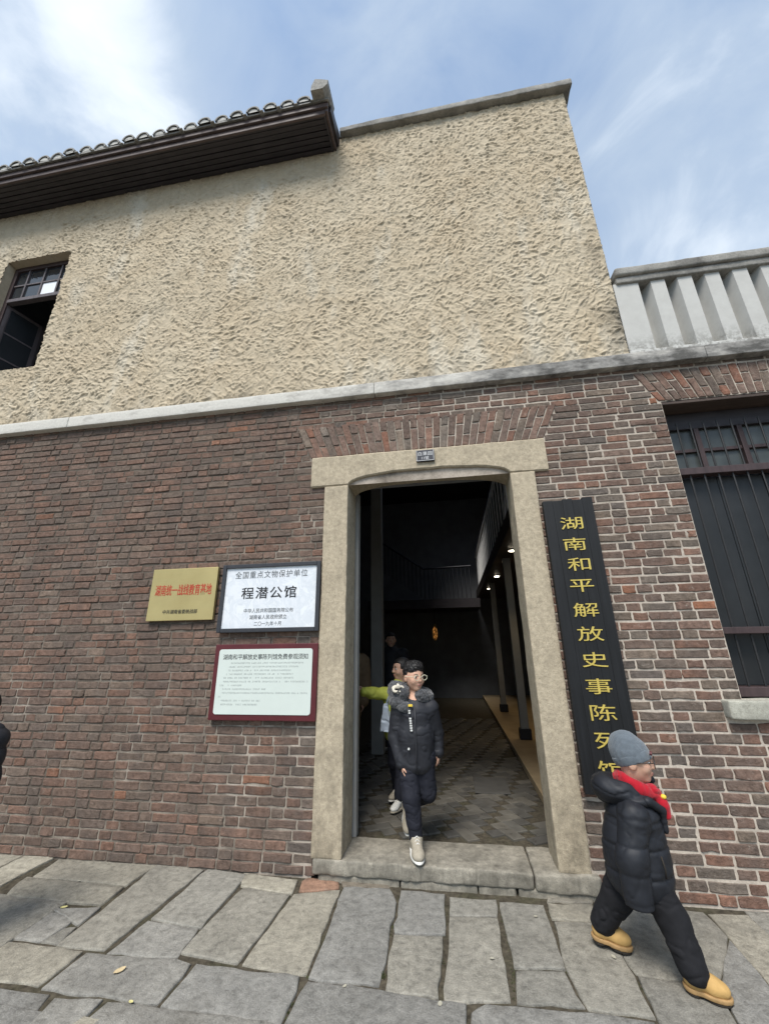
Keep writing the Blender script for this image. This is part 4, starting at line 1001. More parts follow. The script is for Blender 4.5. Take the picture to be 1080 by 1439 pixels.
# ------------------------------------------------------------------ people: each garment one smooth skin grown from a signed distance field
class Field:
    def __init__(s, vs): s.vs = vs; s.prims = []
    def cap(s, a, b, ra, rb=None, k=.02, op='u', sq=None): 
        a = np.array(a, float); b = np.array(b, float); rb = ra if rb is None else rb; r = max(ra, rb)
        def fn(P):
            d = b-a; t_ = np.clip(((P-a)@d)/max(d@d, 1e-12), 0, 1); q = P-(a+t_[..., None]*d)
            return np.linalg.norm(q, axis=-1)-(ra+(rb-ra)*t_)
        s.prims.append((fn, np.minimum(a, b)-r, np.maximum(a, b)+r, k, op)); return s
    def ell(s, c, r, k=.02, op='u', M3=None):
        c = np.array(c, float); r = np.array(r, float)
        def fn(P):
            q = P-c
            if M3 is not None: q = q@M3
            k0 = np.linalg.norm(q/r, axis=-1); k1 = np.linalg.norm(q/(r*r), axis=-1); return k0*(k0-1)/np.maximum(k1, 1e-9)
        R_ = np.full(3, r.max()) if M3 is not None else r
        s.prims.append((fn, c-R_, c+R_, k, op)); return s
    def fn(s, f, lo, hi, k=.0, op='u'): s.prims.append((f, np.array(lo, float), np.array(hi, float), k, op)); return s
    def mesh(s, disp=None):
        vs = s.vs; pad = 4*vs+.01
        us = [p for p in s.prims if p[4] == 'u']
        lo = np.min([p[1] for p in us], 0)-pad-.02; hi = np.max([p[2] for p in us], 0)+pad+.02
        n = np.ceil((hi-lo)/vs).astype(int)+1; ax = [lo[i]+vs*np.arange(n[i]) for i in range(3)]
        G = np.full(n, 9.0, np.float64)
        for f, a, b, k, op in s.prims:
            pd = max(3*k, 3*vs)+.012
            i0 = np.clip(np.floor((a-pd-lo)/vs).astype(int), 0, n); i1 = np.clip(np.ceil((b+pd-lo)/vs).astype(int)+1, 0, n)
            if np.any(i1-i0 <= 0): continue
            sl_ = tuple(slice(x, y) for x, y in zip(i0, i1))
            P = np.stack(np.meshgrid(*[ax[i][sl_[i]] for i in range(3)], indexing='ij'), -1); d = f(P); g0 = G[sl_]
            if op == 'u':
                if k > 0: h = np.clip(.5+.5*(g0-d)/k, 0, 1); G[sl_] = np.where(g0 > 5, d, g0*(1-h)+d*h-k*h*(1-h))
                else: G[sl_] = np.minimum(g0, d)
            elif op == 's':
                if k > 0: h = np.clip(.5-.5*(g0+d)/k, 0, 1); G[sl_] = np.where(g0 > 5, g0, g0*(1-h)-d*h+k*h*(1-h))
                else: G[sl_] = np.maximum(g0, -d)
            elif op == 'i': G[sl_] = np.maximum(g0, d)
        if disp is not None:
            m_ = np.abs(G) < .06; ii = np.argwhere(m_); P = lo+ii*vs; G[m_] -= disp(P)
        ins = G < 0
        c = [ins[a:n[0]-1+a, b:n[1]-1+b, d:n[2]-1+d] for a in (0, 1) for b in (0, 1) for d in (0, 1)]
        sm = sum(x.astype(np.int8) for x in c); act = (sm > 0) & (sm < 8); ci = np.argwhere(act)
        idm = np.full(act.shape, -1, np.int64); idm[act] = np.arange(len(ci))
        cn = [(a, b, d) for a in (0, 1) for b in (0, 1) for d in (0, 1)]
        val = np.stack([G[ci[:, 0]+a, ci[:, 1]+b, ci[:, 2]+d] for a, b, d in cn], 1); acc = np.zeros((len(ci), 3)); cnt = np.zeros(len(ci))
        for p in range(8):
            for q in range(p+1, 8):
                if sum(abs(cn[p][i]-cn[q][i]) for i in range(3)) != 1: continue
                va, vb = val[:, p], val[:, q]; cr = (va < 0) != (vb < 0); t_ = np.where(cr, va/np.where(cr, va-vb, 1), 0)
                pos = np.array(cn[p])+t_[:, None]*(np.array(cn[q])-np.array(cn[p])); acc += np.where(cr[:, None], pos, 0); cnt += cr
        V = lo+vs*(ci+acc/np.maximum(cnt, 1)[:, None]); Fs = []
        for d in range(3):
            sh = [slice(None)]*3; A = ins.take(range(0, n[d]-1), d); B = ins.take(range(1, n[d]), d); e = np.argwhere(A != B)
            o1, o2 = [i for i in range(3) if i != d]
            e = e[(e[:, o1] > 0) & (e[:, o2] > 0) & (e[:, o1] < n[o1]-1) & (e[:, o2] < n[o2]-1)]
            def cell(a, b):
                q = e.copy(); q[:, o1] -= a; q[:, o2] -= b; return idm[q[:, 0], q[:, 1], q[:, 2]]
            qd = np.stack([cell(1, 1), cell(0, 1), cell(0, 0), cell(1, 0)], 1); ia = ins[e[:, 0], e[:, 1], e[:, 2]]
            flip = ia if d != 1 else ~ia
            qd = np.where(flip[:, None], qd, qd[:, ::-1]); Fs.append(qd[(qd >= 0).all(1)])
        return V, np.concatenate(Fs)
    def build(s, name, mat, parent, disp=None): 
        V, f_ = s.mesh(disp); return add(name, V, f_, mat, parent, smooth=True)
def unit(v): v = np.array(v, float); return v/np.linalg.norm(v)
def hframe(fwd, up=(0, 0, 1)):
    f_ = unit(fwd); r_ = unit(np.cross(f_, up)); u_ = np.cross(r_, f_); return np.stack([r_, f_, u_], 1)   # columns: right, forward, up
def folds(amp, sc, seed=0, ani=(1, 1, 1.6)):
    a_ = np.array(ani)
    def fn(P):
        q = P*sc*a_*.55+.35*np.stack([vnoise(P*sc*.5+k_*7, seed+k_) for k_ in range(3)], -1); n_ = vnoise(q, seed+9)+.35*vnoise(q*2.3, seed+13)
        return amp*(.9*n_-1.0*np.exp(-(n_/.13)**2)+.1)
    return fn
def quilt(amp, z0, dz, famp, sc, seed):
    fo = folds(famp, sc, seed, (1, 1, 1.3))
    return lambda P: amp*(np.minimum(np.abs(np.sin(math.pi*(P[..., 2]-z0)/dz)), .45)/.45)**.6-amp*.8+fo(P)
def add_head(B, c, h, fwd, up=(0, 0, 1), detail=True):
    Mh = hframe(fwd, up)
    T_ = lambda x, y, z: np.array(c)+Mh@(np.array([x, y, z])*h)
    B.ell(T_(0, -.04, .12), np.array([.345, .42, .375])*h, .01, M3=Mh)
    B.ell(T_(0, .09, -.17), np.array([.27, .285, .30])*h, .05*h/.22, M3=Mh)
    B.ell(T_(0, .22, -.38), np.array([.13, .12, .10])*h, .08*h, M3=Mh)
    for sx in (-1, 1):
        B.ell(T_(sx*.17, .25, -.13), np.array([.11, .10, .10])*h, .08*h, M3=Mh)
        if detail: B.ell(T_(sx*.15, .41, .03), np.array([.095, .05, .055])*h, .03*h, 's', M3=Mh)
        B.ell(T_(sx*.355, -.02, -.04), np.array([.045, .10, .135])*h, .02*h, M3=Mh)
    B.cap(T_(0, .375, .06), T_(0, .44, -.10), .035*h, .055*h, .04*h)
    for sx in (-1, 1): B.ell(T_(sx*.05, .405, -.115), np.array([.04, .04, .032])*h, .02*h, M3=Mh)
    B.ell(T_(0, .365, -.235), np.array([.095, .045, .028])*h, .02*h, M3=Mh); B.ell(T_(0, .355, -.285), np.array([.08, .045, .03])*h, .02*h, M3=Mh)
    return T_, Mh
def face_bits(parent, T_, Mh, h, brows=True):
    for sx in (-1, 1):
        e = Field(.0022 if h > .1 else .003); e.ell(T_(sx*.15, .345, .02), np.array([.058, .050, .024])*h, 0, M3=Mh); eo = e.build('eye', M['eye_white'], parent)
        i = Field(.0016); i.ell(T_(sx*.15+.008, .388, .02), np.array([.030, .014, .026])*h, 0, M3=Mh); i.build('iris', M['iris'], eo)
        if brows:
            MB().tube([T_(sx*.07, .41, .105), T_(sx*.15, .405, .13), T_(sx*.24, .355, .105)], [.010*h, .016*h, .007*h], 6).add('eyebrow', M['hair'], parent, smooth=True)
    l = Field(.002); l.ell(T_(0, .395, -.240), np.array([.075, .022, .014])*h, .003, M3=Mh); l.ell(T_(0, .385, -.270), np.array([.062, .025, .017])*h, .003, M3=Mh); l.build('lips', M['lips'], parent)
def glasses(parent, T_, h, mat, r=.13):
    gm = MB()
    for sx in (-1, 1):
        pts = [T_(sx*.165+r*math.cos(a)*1.05, .475-.10*abs(math.cos(a)*r+sx*0)*0-.0*a, .015+r*.86*math.sin(a)) for a in np.linspace(0, 2*math.pi, 17)]
        gm.tube(pts, .0024, 6, False)
        gm.tube([T_(sx*(.165+r), .47, .05), T_(sx*.375, .36, .05), T_(sx*.40, .0, .02), T_(sx*.39, -.06, -.04)], .0023, 6)
    gm.tube([T_(-.045, .48, .03), T_(0, .485, .045), T_(.045, .48, .03)], .0023, 6)
    gm.add('glasses', mat, parent, smooth=True)
def add_hand(B, w, d, nrm, th, s=1., curl=.5):
    """w wrist, d finger direction, nrm palm normal (away from the back of the hand), th side of the thumb"""
    d = unit(d); th = unit(np.array(th)-d*(np.array(th)@d)); nrm = np.cross(d, th)*np.sign(np.cross(d, th)@np.array(nrm) or 1)
    L = .052*s; c0 = np.array(w, float)
    M3 = np.stack([th, d, nrm], 1)
    B.ell(c0+d*L*.55, (.026*s, L*.72, .013*s), .012*s, M3=M3)
    for i, (o, ln) in enumerate(((.019, .046), (.0065, .052), (-.006, .048), (-.018, .037))):
        a = c0+d*L*.95+th*o*s; d1 = unit(d+nrm*curl*.45); b = a+d1*ln*s*.5; d2 = unit(d+nrm*curl*1.5); e = b+d2*ln*s*.5
        B.cap(a, b, .0068*s, .0062*s, .004*s); B.cap(b, e, .0062*s, .0048*s, .003*s)
    a = c0+d*L*.22+th*.018*s; b = a+unit(th*.75+d*.75+nrm*.3)*.026*s; e = b+unit(d+th*.15+nrm*.45)*.022*s
    B.cap(a, b, .0095*s, .0078*s, .008*s); B.cap(b, e, .0075*s, .0055*s, .003*s)
def sneaker(parent, ank, dr, up, s, mu, ms):
    """low shoe: ankle point, direction of the toes, upward normal of the sole"""
    d = unit(dr); u_ = unit(np.array(up)-d*(np.array(up)@d)); r_ = np.cross(d, u_); M3 = np.stack([r_, d, u_], 1); A = np.array(ank, float)
    P = lambda x, y, z: A+M3@(np.array([x, y, z])*s)
    f = Field(.005)
    f.cap(P(0, -.02, .0), P(0, -.028, -.045), .036*s, .037*s, .02); f.cap(P(0, .0, -.02), P(.002, .085, -.052), .036*s, .030*s, .03*s); f.ell(P(.002, .10, -.058), np.array([.038, .055, .028])*s, .02*s, M3=M3); f.ell(P(0, -.02, -.06), np.array([.034, .045, .025])*s, .02*s, M3=M3)
    up_ = f.build('shoe', mu, parent)
    g_ = Field(.005); g_.ell(P(.002, .055, -.078), np.array([.043, .108, .018])*s, .01, M3=M3); g_.ell(P(0, -.03, -.075), np.array([.037, .052, .022])*s, .02*s, M3=M3); g_.build('sole', ms, up_)
    lm = MB()
    for j in range(4):
        y = .015+j*.018; z = .010-j*.0105; lm.tube([P(-.022, y, z-.006), P(0, y+.004, z+.012), P(.022, y, z-.006)], .0028*s, 5)
    lm.tube([P(-.012, .0, .012), P(-.022, .012, .004), P(-.008, .014, .0), P(0, .004, .012), P(.012, .014, .0), P(.022, .010, .004), P(.010, -.002, .012)], .0024*s, 5)
    lm.add('laces', ms, up_, smooth=True); return up_

# --- boy stepping out of the doorway
pb = thing('person', 'child with glasses in a long black fur-hooded jacket stepping over the door threshold', 'person', (-.35, .2, .125))
fwA = unit((.62, -.78, -.05)); cA = np.array([-.345, .185, 1.302]); hA = .215
B = Field(.005); T_, Mh = add_head(B, cA, hA, fwA)
B.cap(cA+np.array([0, .03, -.06]), (-.345, .215, 1.10), .043, .05, .03); B.cap((-.345, .215, 1.10), (-.345, .21, .75), .09, .08, .04)
aR = [(-.480, .21, 1.065), (-.512, .215, .85), (-.452, .135, .665)]; aL = [(-.222, .21, 1.065), (-.188, .275, .875), (-.180, .255, .735)]
for a in (aR, aL): B.cap(a[0], a[1], .03, .026, .02); B.cap(a[1], a[2], .026, .020, .02); B.cap((-.345, .215, 1.06), a[0], .04, .03, .03)
add_hand(B, aR[2], (.25, -.25, -1), (1, .3, 0), (.35, -1, 0), .92, .55); add_hand(B, aL[2], (.0, -.15, -1), (-1, .2, 0), (-.3, -1, 0), .92, .55)
legF = [(-.415, .20, .72), (-.392, .13, .47), (-.362, .125, .225)]; legB = [(-.285, .21, .72), (-.270, .22, .475), (-.455, .48, .33)]
for l in (legF, legB): B.cap(l[0], l[1], .05, .04, .02); B.cap(l[1], l[2], .04, .028, .02); B.cap((-.345, .21, .76), l[0], .08, .05, .03)
B.build('body', M['skin'], pb); face_bits(pb, T_, Mh, hA); glasses(pb, T_, hA, M['glasses_clear'], .108)
H_ = Field(.005); H_.ell(T_(0, -.065, .155), np.array([.375, .435, .385])*hA, 0, M3=Mh); H_.ell(T_(0, .06, .40), np.array([.31, .34, .17])*hA, .04, M3=Mh)
H_.fn(lambda P: -((P-T_(0, .30, .20))@(Mh@unit((0, -.62, .78)))), cA-.2, cA+.2, 0, 'i')
H_.fn(lambda P: -np.minimum((P-T_(0, .06, -.05))@(Mh@np.array([0, -1., 0])), 1)-0*P[..., 0] if False else np.minimum(-((P-T_(0, -.02, -.22))@Mh[:, 2]), 1), cA-.2, cA+.2, 0, 'i')
H_.fn(lambda P: np.minimum(((P-T_(0, .05, 0))@Mh[:, 1]), ((T_(0, 0, .18)-P)@Mh[:, 2])), cA-.2, cA+.2, 0, 'i')
H_.build('hair', M['hair'], pb, lambda P: .006*vnoise(P*110, 3)+.004*vnoise(P*60, 4))
J = Field(.007)
J.ell((-.345, .215, 1.045), (.155, .110, .085), .03); J.cap((-.345, .21, 1.0), (-.352, .205, .86), .125, .120, .06); J.cap((-.39, .20, .88), (-.40, .20, .69), .110, .102, .05); J.cap((-.31, .20, .88), (-.315, .20, .69), .110, .102, .05)
J.fn(lambda P: (.612+.012*np.sin(P[..., 0]*30))-P[..., 2], (-.7, -.1, .4), (.1, .5, .75), 0, 'i')
J.fn(lambda P: .0*P[..., 0]-1, (-9, -9, -9), (-8, -8, -8), 0, 'u') if False else None
for a, e in ((aR, 1), (aL, 1)): J.cap(a[0], a[1], .068, .060, .03); J.cap(a[1], np.array(a[1])+(np.array(a[2])-np.array(a[1]))*.90, .058, .047, .02)
J.cap((-.345, .20, 1.09), (-.345, .21, 1.15), .085, .075, .03)
J.fn(lambda P: np.linalg.norm((P-np.array([-.335, .17, 1.19]))/np.array([1, 1, 1.0]), axis=-1)-.068, (-.42, .05, 1.1), (-.25, .3, 1.3), .01, 's')
jo = J.build('jacket', M['jacket_black'], pb, folds(.0042, 20, 21))
MB().tube([(-.337, .078, 1.09), (-.333, .066, .95), (-.333, .069, .80), (-.338, .083, .63)], .004, 6).add('zip', M['dark_frame'], jo, smooth=True)
for (x, z, w, h_) in [(-.378, 1.062, .016, .010), (-.377, 1.047, .016, .010)]+[(-.372+.0014*i, 1.008-.0165*i, .0175, .0115) for i in range(6)]:
    MB().box(x-w/2, x+w/2, .064, .071, z-h_/2, z+h_/2, .001).add('print_mark', M['stripe_white'], jo)
MB().box(-.385, -.352, .066, .080, 1.092, 1.108, .002).add('print_mark', M['yellow_patch'], jo)
MB().tube([(-.390, .072, .800), (-.390, .062, .800)], .008, 10).add('button', M['stripe_white'], jo)
fu = Field(.006)   # fur trimmed hood lying on the shoulders
hc = np.array([-.375, .235, 1.165])
for i in range(15):
    a = rad(-65+i*(295/14)); r_ = .118; p = hc+np.array([-r_*math.cos(a)*1.12, r_*math.sin(a)*.85, .03*math.cos(a)+.015])
    fu.ell(p, (.047, .044, .050), .02)
fu.ell((-.475, .16, 1.115), (.075, .052, .050), .03); fu.ell((-.410, .115, 1.080), (.062, .04, .036), .02); fu.ell((-.50, .20, 1.19), (.06, .06, .07), .03)
fu.build('hood_fur', M['fur_grey'], jo, lambda P: .010*np.abs(vnoise(P*60, 7))+.006*vnoise(P*130, 8))
fc_ = Field(.005)
for i in range(9):
    a = rad(20)+1.72*math.pi*i/9; fc_.ell((-.466+.038*math.cos(a), .112+.012*math.sin(3*a), 1.215+.022*math.sin(a)), (.015+.004*math.sin(5*a), .015, .013+.004*math.cos(4*a)), .008)
fc_.build('hood_lining', M['fur_cream'], jo, lambda P: .006*vnoise(P*90, 9))
Tr = Field(.006)
for l, r0, r1, r2 in ((legF, .082, .066, .050), (legB, .080, .064, .048)): Tr.cap(l[0], l[1], r0, r1, .03); Tr.cap(l[1], l[2], r1, r2, .02)
Tr.cap(legF[0], legB[0], .085, .085, .03); to_ = Tr.build('trousers', M['trousers_navy'], pb, folds(.0048, 24, 31, (1, 1, 1.8)))
MB().tube([np.array(legB[1])+(-.045, .05, -.02), np.array(legB[1])*.5+np.array(legB[2])*.5+(-.058, -.01, -.01), np.array(legB[2])+(-.050, -.012, .0)], .007, 6).add('side_stripe', M['stripe_white'], to_, smooth=True)
sneaker(pb, (-.360, .115, .237), (.22, -1, -.02), (0, .02, 1), 1.18, M['shoe_beige'], M['shoe_white'])
sneaker(pb, (-.465, .50, .30), (.05, -.72, -.66), (.0, -.66, .72), 1.12, M['shoe_beige'], M['shoe_white'])

# --- small child in black puffer jacket crossing the picture
pc_ = thing('person', 'small child in grey beanie, red scarf, black puffer and yellow boots walking past the signboard', 'person', (.88, -.58, 0))
fwB = unit((.93, -.36, -.03)); cB = np.array([.958, -.590, .908]); hB = .215
B = Field(.005); T_, Mh = add_head(B, cB, hB, fwB)
B.cap(cB+np.array([-.02, 0, -.06]), (.925, -.575, .73), .042, .05, .03); B.cap((.92, -.575, .73), (.885, -.575, .42), .075, .07, .04)
bR = [(.872, -.700, .668), (.822, -.728, .50), (.818, -.732, .345)]; bL = [(.945, -.465, .668), (.985, -.425, .52), (1.02, -.46, .42)]
for a in (bR, bL): B.cap(a[0], a[1], .026, .022, .02); B.cap(a[1], a[2], .022, .018, .02); B.cap((.915, -.575, .67), a[0], .04, .03, .03)
add_hand(B, bR[2], (.05, 0, -1), (0, 1, 0), (1, -.2, 0), .72, .6); add_hand(B, bL[2], (.3, -.1, -1), (0, -1, 0), (1, .2, 0), .72, .6)
gF = [(.905, -.635, .40), (.975, -.680, .245), (1.000, -.735, .098)]; gB = [(.865, -.520, .40), (.785, -.510, .255), (.700, -.462, .110)]
for l in (gF, gB): B.cap(l[0], l[1], .045, .035, .02); B.cap(l[1], l[2], .035, .026, .02); B.cap((.885, -.575, .42), l[0], .07, .045, .03)
B.build('body', M['skin'], pc_); face_bits(pc_, T_, Mh, hB); glasses(pc_, T_, hB, M['glasses_dark'], .12)
Hh_ = Field(.005); Hh_.ell(T_(0, -.04, .13), np.array([.405, .465, .42])*hB, 0, M3=Mh); Hh_.ell(T_(0, -.16, .40), np.array([.28, .30, .27])*hB, .06, M3=Mh)
nb_ = Mh@unit((0, -.34, .94))   # brim dips towards the nape... seen from the front it sits on the brow
Hh_.fn(lambda P: ((T_(0, .40, .13)-P)@nb_), cB-.3, cB+.3, 0, 'i')
bo = Hh_.build('beanie', M['beanie_grey'], pc_, lambda P: .0035*fbm(P*22, 2, 41)+.0012*np.sin(P[..., 0]*0+((P-cB)@Mh[:, 0])*520))
cu_f = Field(.005); cu_f.ell(T_(0, -.03, .10), np.array([.425, .485, .41])*hB, 0, M3=Mh)
cu_f.fn(lambda P: np.abs((P-T_(0, .40, .22))@nb_)-.024, cB-.3, cB+.3, 0, 'i'); cu_f.build('cuff', M['beanie_grey'], bo, lambda P: .002*fbm(P*30, 2, 43))
MB().box(*(0, 0, 0, 0, 0, 0)) if False else None
lg = T_(.24, .40, .26); MB().tube([lg, lg+Mh@np.array([.0, .012, -.002])], .010, 8).add('badge', M['maroon'], bo)
ha = Field(.006); ha.ell(T_(0, -.02, .10), np.array([.36, .415, .36])*hB, 0, M3=Mh); ha.fn(lambda P: np.minimum((P-T_(0, .12, .0))@Mh[:, 1], 1.), cB-.3, cB+.3, 0, 'i'); ha.fn(lambda P: -((P-T_(0, 0, -.12))@Mh[:, 2]), cB-.3, cB+.3, 0, 'i'); ha.build('hair', M['hair'], pc_)
# quilted puffer
J = Field(.0065)
J.ell((.905, -.580, .655), (.115, .150, .085), .03); J.cap((.905, -.585, .62), (.895, -.585, .47), .132, .142, .05); J.cap((.885, -.585, .50), (.885, -.588, .40), .148, .158, .05)
J.fn(lambda P: (.292+.10*(P[..., 0]-.9))-P[..., 2], (.5, -1, .1), (1.3, -.2, .45), 0, 'i')
jq = J.build('jacket', M['jacket_puffer'], pc_, quilt(.010, .30, .115, .0030, 24, 51))
for a, nm in ((bR, 1), (bL, 2)):
    S_ = Field(.0065); S_.cap(a[0], a[1], .072, .071, .03); S_.cap(a[1], np.array(a[2])+(np.array(a[2])-np.array(a[1]))*.10, .071, .067, .03); S_.ell(a[0], (.075, .07, .075), .03)
    S_.fn(lambda P, a=a: ((P-np.array(a[2])-np.array([0, 0, -.035]))@unit(np.array(a[2])-np.array(a[1]))), np.array(a[2])-.2, np.array(a[2])+np.array([.2, .2, .05]), 0, 'i')
    S_.build('sleeve', M['jacket_puffer'], jq, quilt(.005, .33, .115, .0036, 26, 52+nm))
hd = Field(.006); hd.ell((.845, -.580, .770), (.108, .128, .075), .02); hd.ell((.785, -.565, .765), (.062, .10, .066), .03); hd.ell((.915, -.590, .735), (.11, .135, .050), .03)
hd.ell((.915, -.592, .880), (.112, .100, .105), .02, 's')
hd.build('hood', M['jacket_puffer'], jq, folds(.006, 17, 55))
cl_ = Field(.006); cl_.cap((.955, -.700, .745), (1.030, -.668, .695), .024, .020, .01); cl_.cap((1.030, -.668, .695), (1.032, -.655, .60), .018, .016, .01); cl_.build('collar', M['jacket_puffer'], jq, folds(.004, 20, 57))
cl_ = Field(.006); cl_.cap((.985, -.49, .74), (1.055, -.53, .80), .020, .022, .01); cl_.build('collar', M['jacket_puffer'], jq, folds(.004, 20, 58))
MB().tube([(.955, -.742, .52), (.962, -.745, .47), (.960, -.742, .43)], .004, 6).add('pocket', M['sole_dark'], jq, smooth=True)
Sc = Field(.005)
for i in range(17):
    a = rad(i*22); p = np.array([.942, -.588, .788])+np.array([.070*math.cos(a-.4), .076*math.sin(a-.4), -.034*math.cos(a-.4)]); Sc.ell(p, (.027, .027, .036), .025)
Sc.ell((1.010, -.625, .770), (.042, .042, .036), .02); Sc.ell((1.040, -.635, .722), (.036, .032, .042), .02); Sc.cap((1.05, -.64, .70), (1.055, -.645, .665), .032, .024, .02)
so_ = Sc.build('scarf', M['scarf_red'], pc_, folds(.006, 26, 61, (1, 1, 1)))
yk = Field(.004); yk.ell((1.056, -.650, .752), (.015, .014, .012), 0); yk.build('knot_toggle', M['yellow_patch'], so_)
Tr = Field(.006); Tr.cap(gF[0], gB[0], .090, .090, .03)
for l, r0, r1, r2 in ((gF, .090, .074, .066), (gB, .088, .074, .064)): Tr.cap(l[0], l[1], r0, r1, .03); Tr.cap(l[1], l[2], r1, r2, .02)
Tr.fn(lambda P: .055-P[..., 2], (.5, -1, -.1), (1.3, -.2, .1), 0, 'i')
Tr.build('trousers', M['trousers_black'], pc_, folds(.0055, 22, 63, (1, 1, 1.6)))
def boot(ank, dr, up, s):
    d = unit(dr); u_ = unit(np.array(up)-d*(np.array(up)@d)); r_ = np.cross(d, u_); M3 = np.stack([r_, d, u_], 1); A = np.array(ank, float); P = lambda x, y, z: A+M3@(np.array([x, y, z])*s)
    f = Field(.0045); f.cap(P(0, -.01, .02), P(0, -.015, -.035), .038*s, .038*s, .02); f.ell(P(0, .062, -.048), np.array([.041, .062, .034])*s, .02*s, M3=M3); f.cap(P(0, .0, -.02), P(0, .05, -.04), .036*s, .034*s, .02*s); f.ell(P(0, -.018, -.05), np.array([.037, .040, .03])*s, .02*s, M3=M3)
    f.fn(lambda Q: -((Q-P(0, 0, -.068))@u_), A-.2, A+.2, 0, 'i')
    o = f.build('boot', M['boot_tan'], pc_, lambda Q: .0015*fbm(Q*40, 2, 71))
    g_ = Field(.004); g_.ell(P(0, .058, -.072), np.array([.045, .070, .05])*s, .01, M3=M3); g_.ell(P(0, -.02, -.072), np.array([.040, .045, .05])*s, .02, M3=M3)
    g_.fn(lambda Q: np.abs((Q-P(0, 0, -.076))@u_)-.0095*s, A-.2, A+.2, 0, 'i'); g_.build('sole', M['boot_sole'], o)
    h_ = Field(.004); h_.ell(P(0, -.022, -.085), np.array([.037, .036, .05])*s, 0, M3=M3); h_.ell(P(0, .065, -.085), np.array([.041, .058, .05])*s, 0, M3=M3); h_.fn(lambda Q: np.abs((Q-P(0, 0, -.0915))@u_)-.006*s, A-.2, A+.2, 0, 'i'); h_.build('tread', M['sole_dark'], o)
    lm = MB()
    for j in range(3): y = .028+j*.017; z = .012-j*.010; lm.tube([P(-.026, y-.004, z-.020), P(-.012, y+.003, z-.002), P(.012, y+.003, z-.002), P(.026, y-.004, z-.020)], .0030*s, 5)
    lm.add('laces', M['coat_tan'], o, smooth=True)
boot((1.012, -.740, .096), (.92, -.38, -.02), (0, 0, 1), .97)
boot((.705, -.462, .112), (.93, -.28, -.10), (.10, 0, 1), 1.02)

# --- child in lime jacket pointing, half hidden behind the first
pd = thing('person', 'child in a lime green jacket pointing sideways behind the child at the threshold', 'person', (-.62, 1.08, .125))
fwC = unit((-.75, -.5, 0)); cC = np.array([-.560, 1.10, 1.320]); hC = .22
B = Field(.007); T_, Mh = add_head(B, cC, hC, fwC)
B.cap(cC+np.array([.01, .01, -.06]), (-.60, 1.09, 1.12), .042, .05, .03); B.cap((-.60, 1.09, 1.1), (-.61, 1.09, .75), .08, .07, .04)
dR = [(-.735, 1.05, 1.085), (-.855, 1.00, 1.10), (-.945, .965, 1.120)]; dL = [(-.475, 1.12, 1.08), (-.43, 1.13, .9), (-.46, 1.05, .76)]
for a in (dR, dL): B.cap(a[0], a[1], .03, .024, .02); B.cap(a[1], a[2], .024, .018, .02)
add_hand(B, dR[2], (-1, -.15, .42), (0, -1, 0), (0, -.2, 1), .95, .25); add_hand(B, dL[2], (0, -.1, -1), (-1, 0, 0), (0, -1, 0), .9, .5)
e1 = [(-.655, 1.09, .72), (-.655, 1.13, .46), (-.645, 1.235, .22)]; e2 = [(-.56, 1.09, .72), (-.57, 1.02, .46), (-.585, .955, .22)]
for l in (e1, e2): B.cap(l[0], l[1], .045, .035, .02); B.cap(l[1], l[2], .035, .026, .02)
B.build('body', M['skin'], pd); face_bits(pd, T_, Mh, hC)
H_ = Field(.007); H_.ell(T_(0, -.06, .14), np.array([.39, .45, .40])*hC, 0, M3=Mh); H_.ell(T_(0, -.2, -.1), np.array([.34, .28, .34])*hC, .04, M3=Mh); H_.fn(lambda P: np.minimum((P-T_(0, .20, 0))@Mh[:, 1], (T_(0, 0, .26)-P)@Mh[:, 2]), cC-.3, cC+.3, 0, 'i'); H_.build('hair', M['hair'], pd, lambda P: .004*vnoise(P*60, 3))
J = Field(.008); J.ell((-.605, 1.09, 1.06), (.155, .115, .085), .03); J.cap((-.61, 1.09, 1.0), (-.61, 1.09, .76), .135, .14, .05); J.fn(lambda P: .675-P[..., 2], (-1, .7, .5), (-.2, 1.5, .8), 0, 'i')
J.cap(dR[0], dR[1], .066, .060, .03); J.cap(dR[1], np.array(dR[1])*.25+np.array(dR[2])*.75, .058, .048, .02); J.cap(dL[0], dL[1], .066, .058, .03); J.cap(dL[1], dL[2], .056, .045, .02); J.cap((-.60, 1.08, 1.1), (-.60, 1.08, 1.17), .07, .065, .03)
jl = J.build('jacket', M['lime_jacket'], pd, folds(.009, 13, 81))
Tr = Field(.008); Tr.cap(e1[0], e2[0], .08, .08, .03)
for l in (e1, e2): Tr.cap(l[0], l[1], .078, .062, .03); Tr.cap(l[1], l[2], .062, .048, .02)
Tr.build('trousers', M['trousers_navy'], pd, folds(.006, 14, 83))
sneaker(pd, (-.647, 1.235, .213), (-.35, -.9, 0), (0, 0, 1), .95, M['shoe_beige'], M['shoe_white']); sneaker(pd, (-.588, .955, .213), (-.35, -.9, 0), (0, 0, 1), .95, M['shoe_white'], M['shoe_beige'])
bg_ = thing('cloth_bag', 'pale blue shoulder bag carried by the child in the lime jacket', 'bag', (-.72, .93, .76))
bf = Field(.006); bf.fn(lambda P: np.maximum(np.abs(P[..., 1]-.945+.15*(P[..., 0]+.7))-.030, np.maximum(np.abs(P[..., 0]+.705)-.02-.20*np.clip(1.03-P[..., 2], 0, .4)*.75, np.abs(P[..., 2]-.885)-.125)), (-.86, .88, .72), (-.56, 1.02, 1.04)); bf.build('pouch', M['bag_pale'], bg_, folds(.010, 16, 91))
MB().tube([(-.70, .95, 1.0), (-.66, .97, 1.12), (-.60, 1.06, 1.175), (-.52, 1.19, 1.12), (-.50, 1.2, .95)], .010, 6).add('strap', M['bag_pale'], bg_, smooth=True)

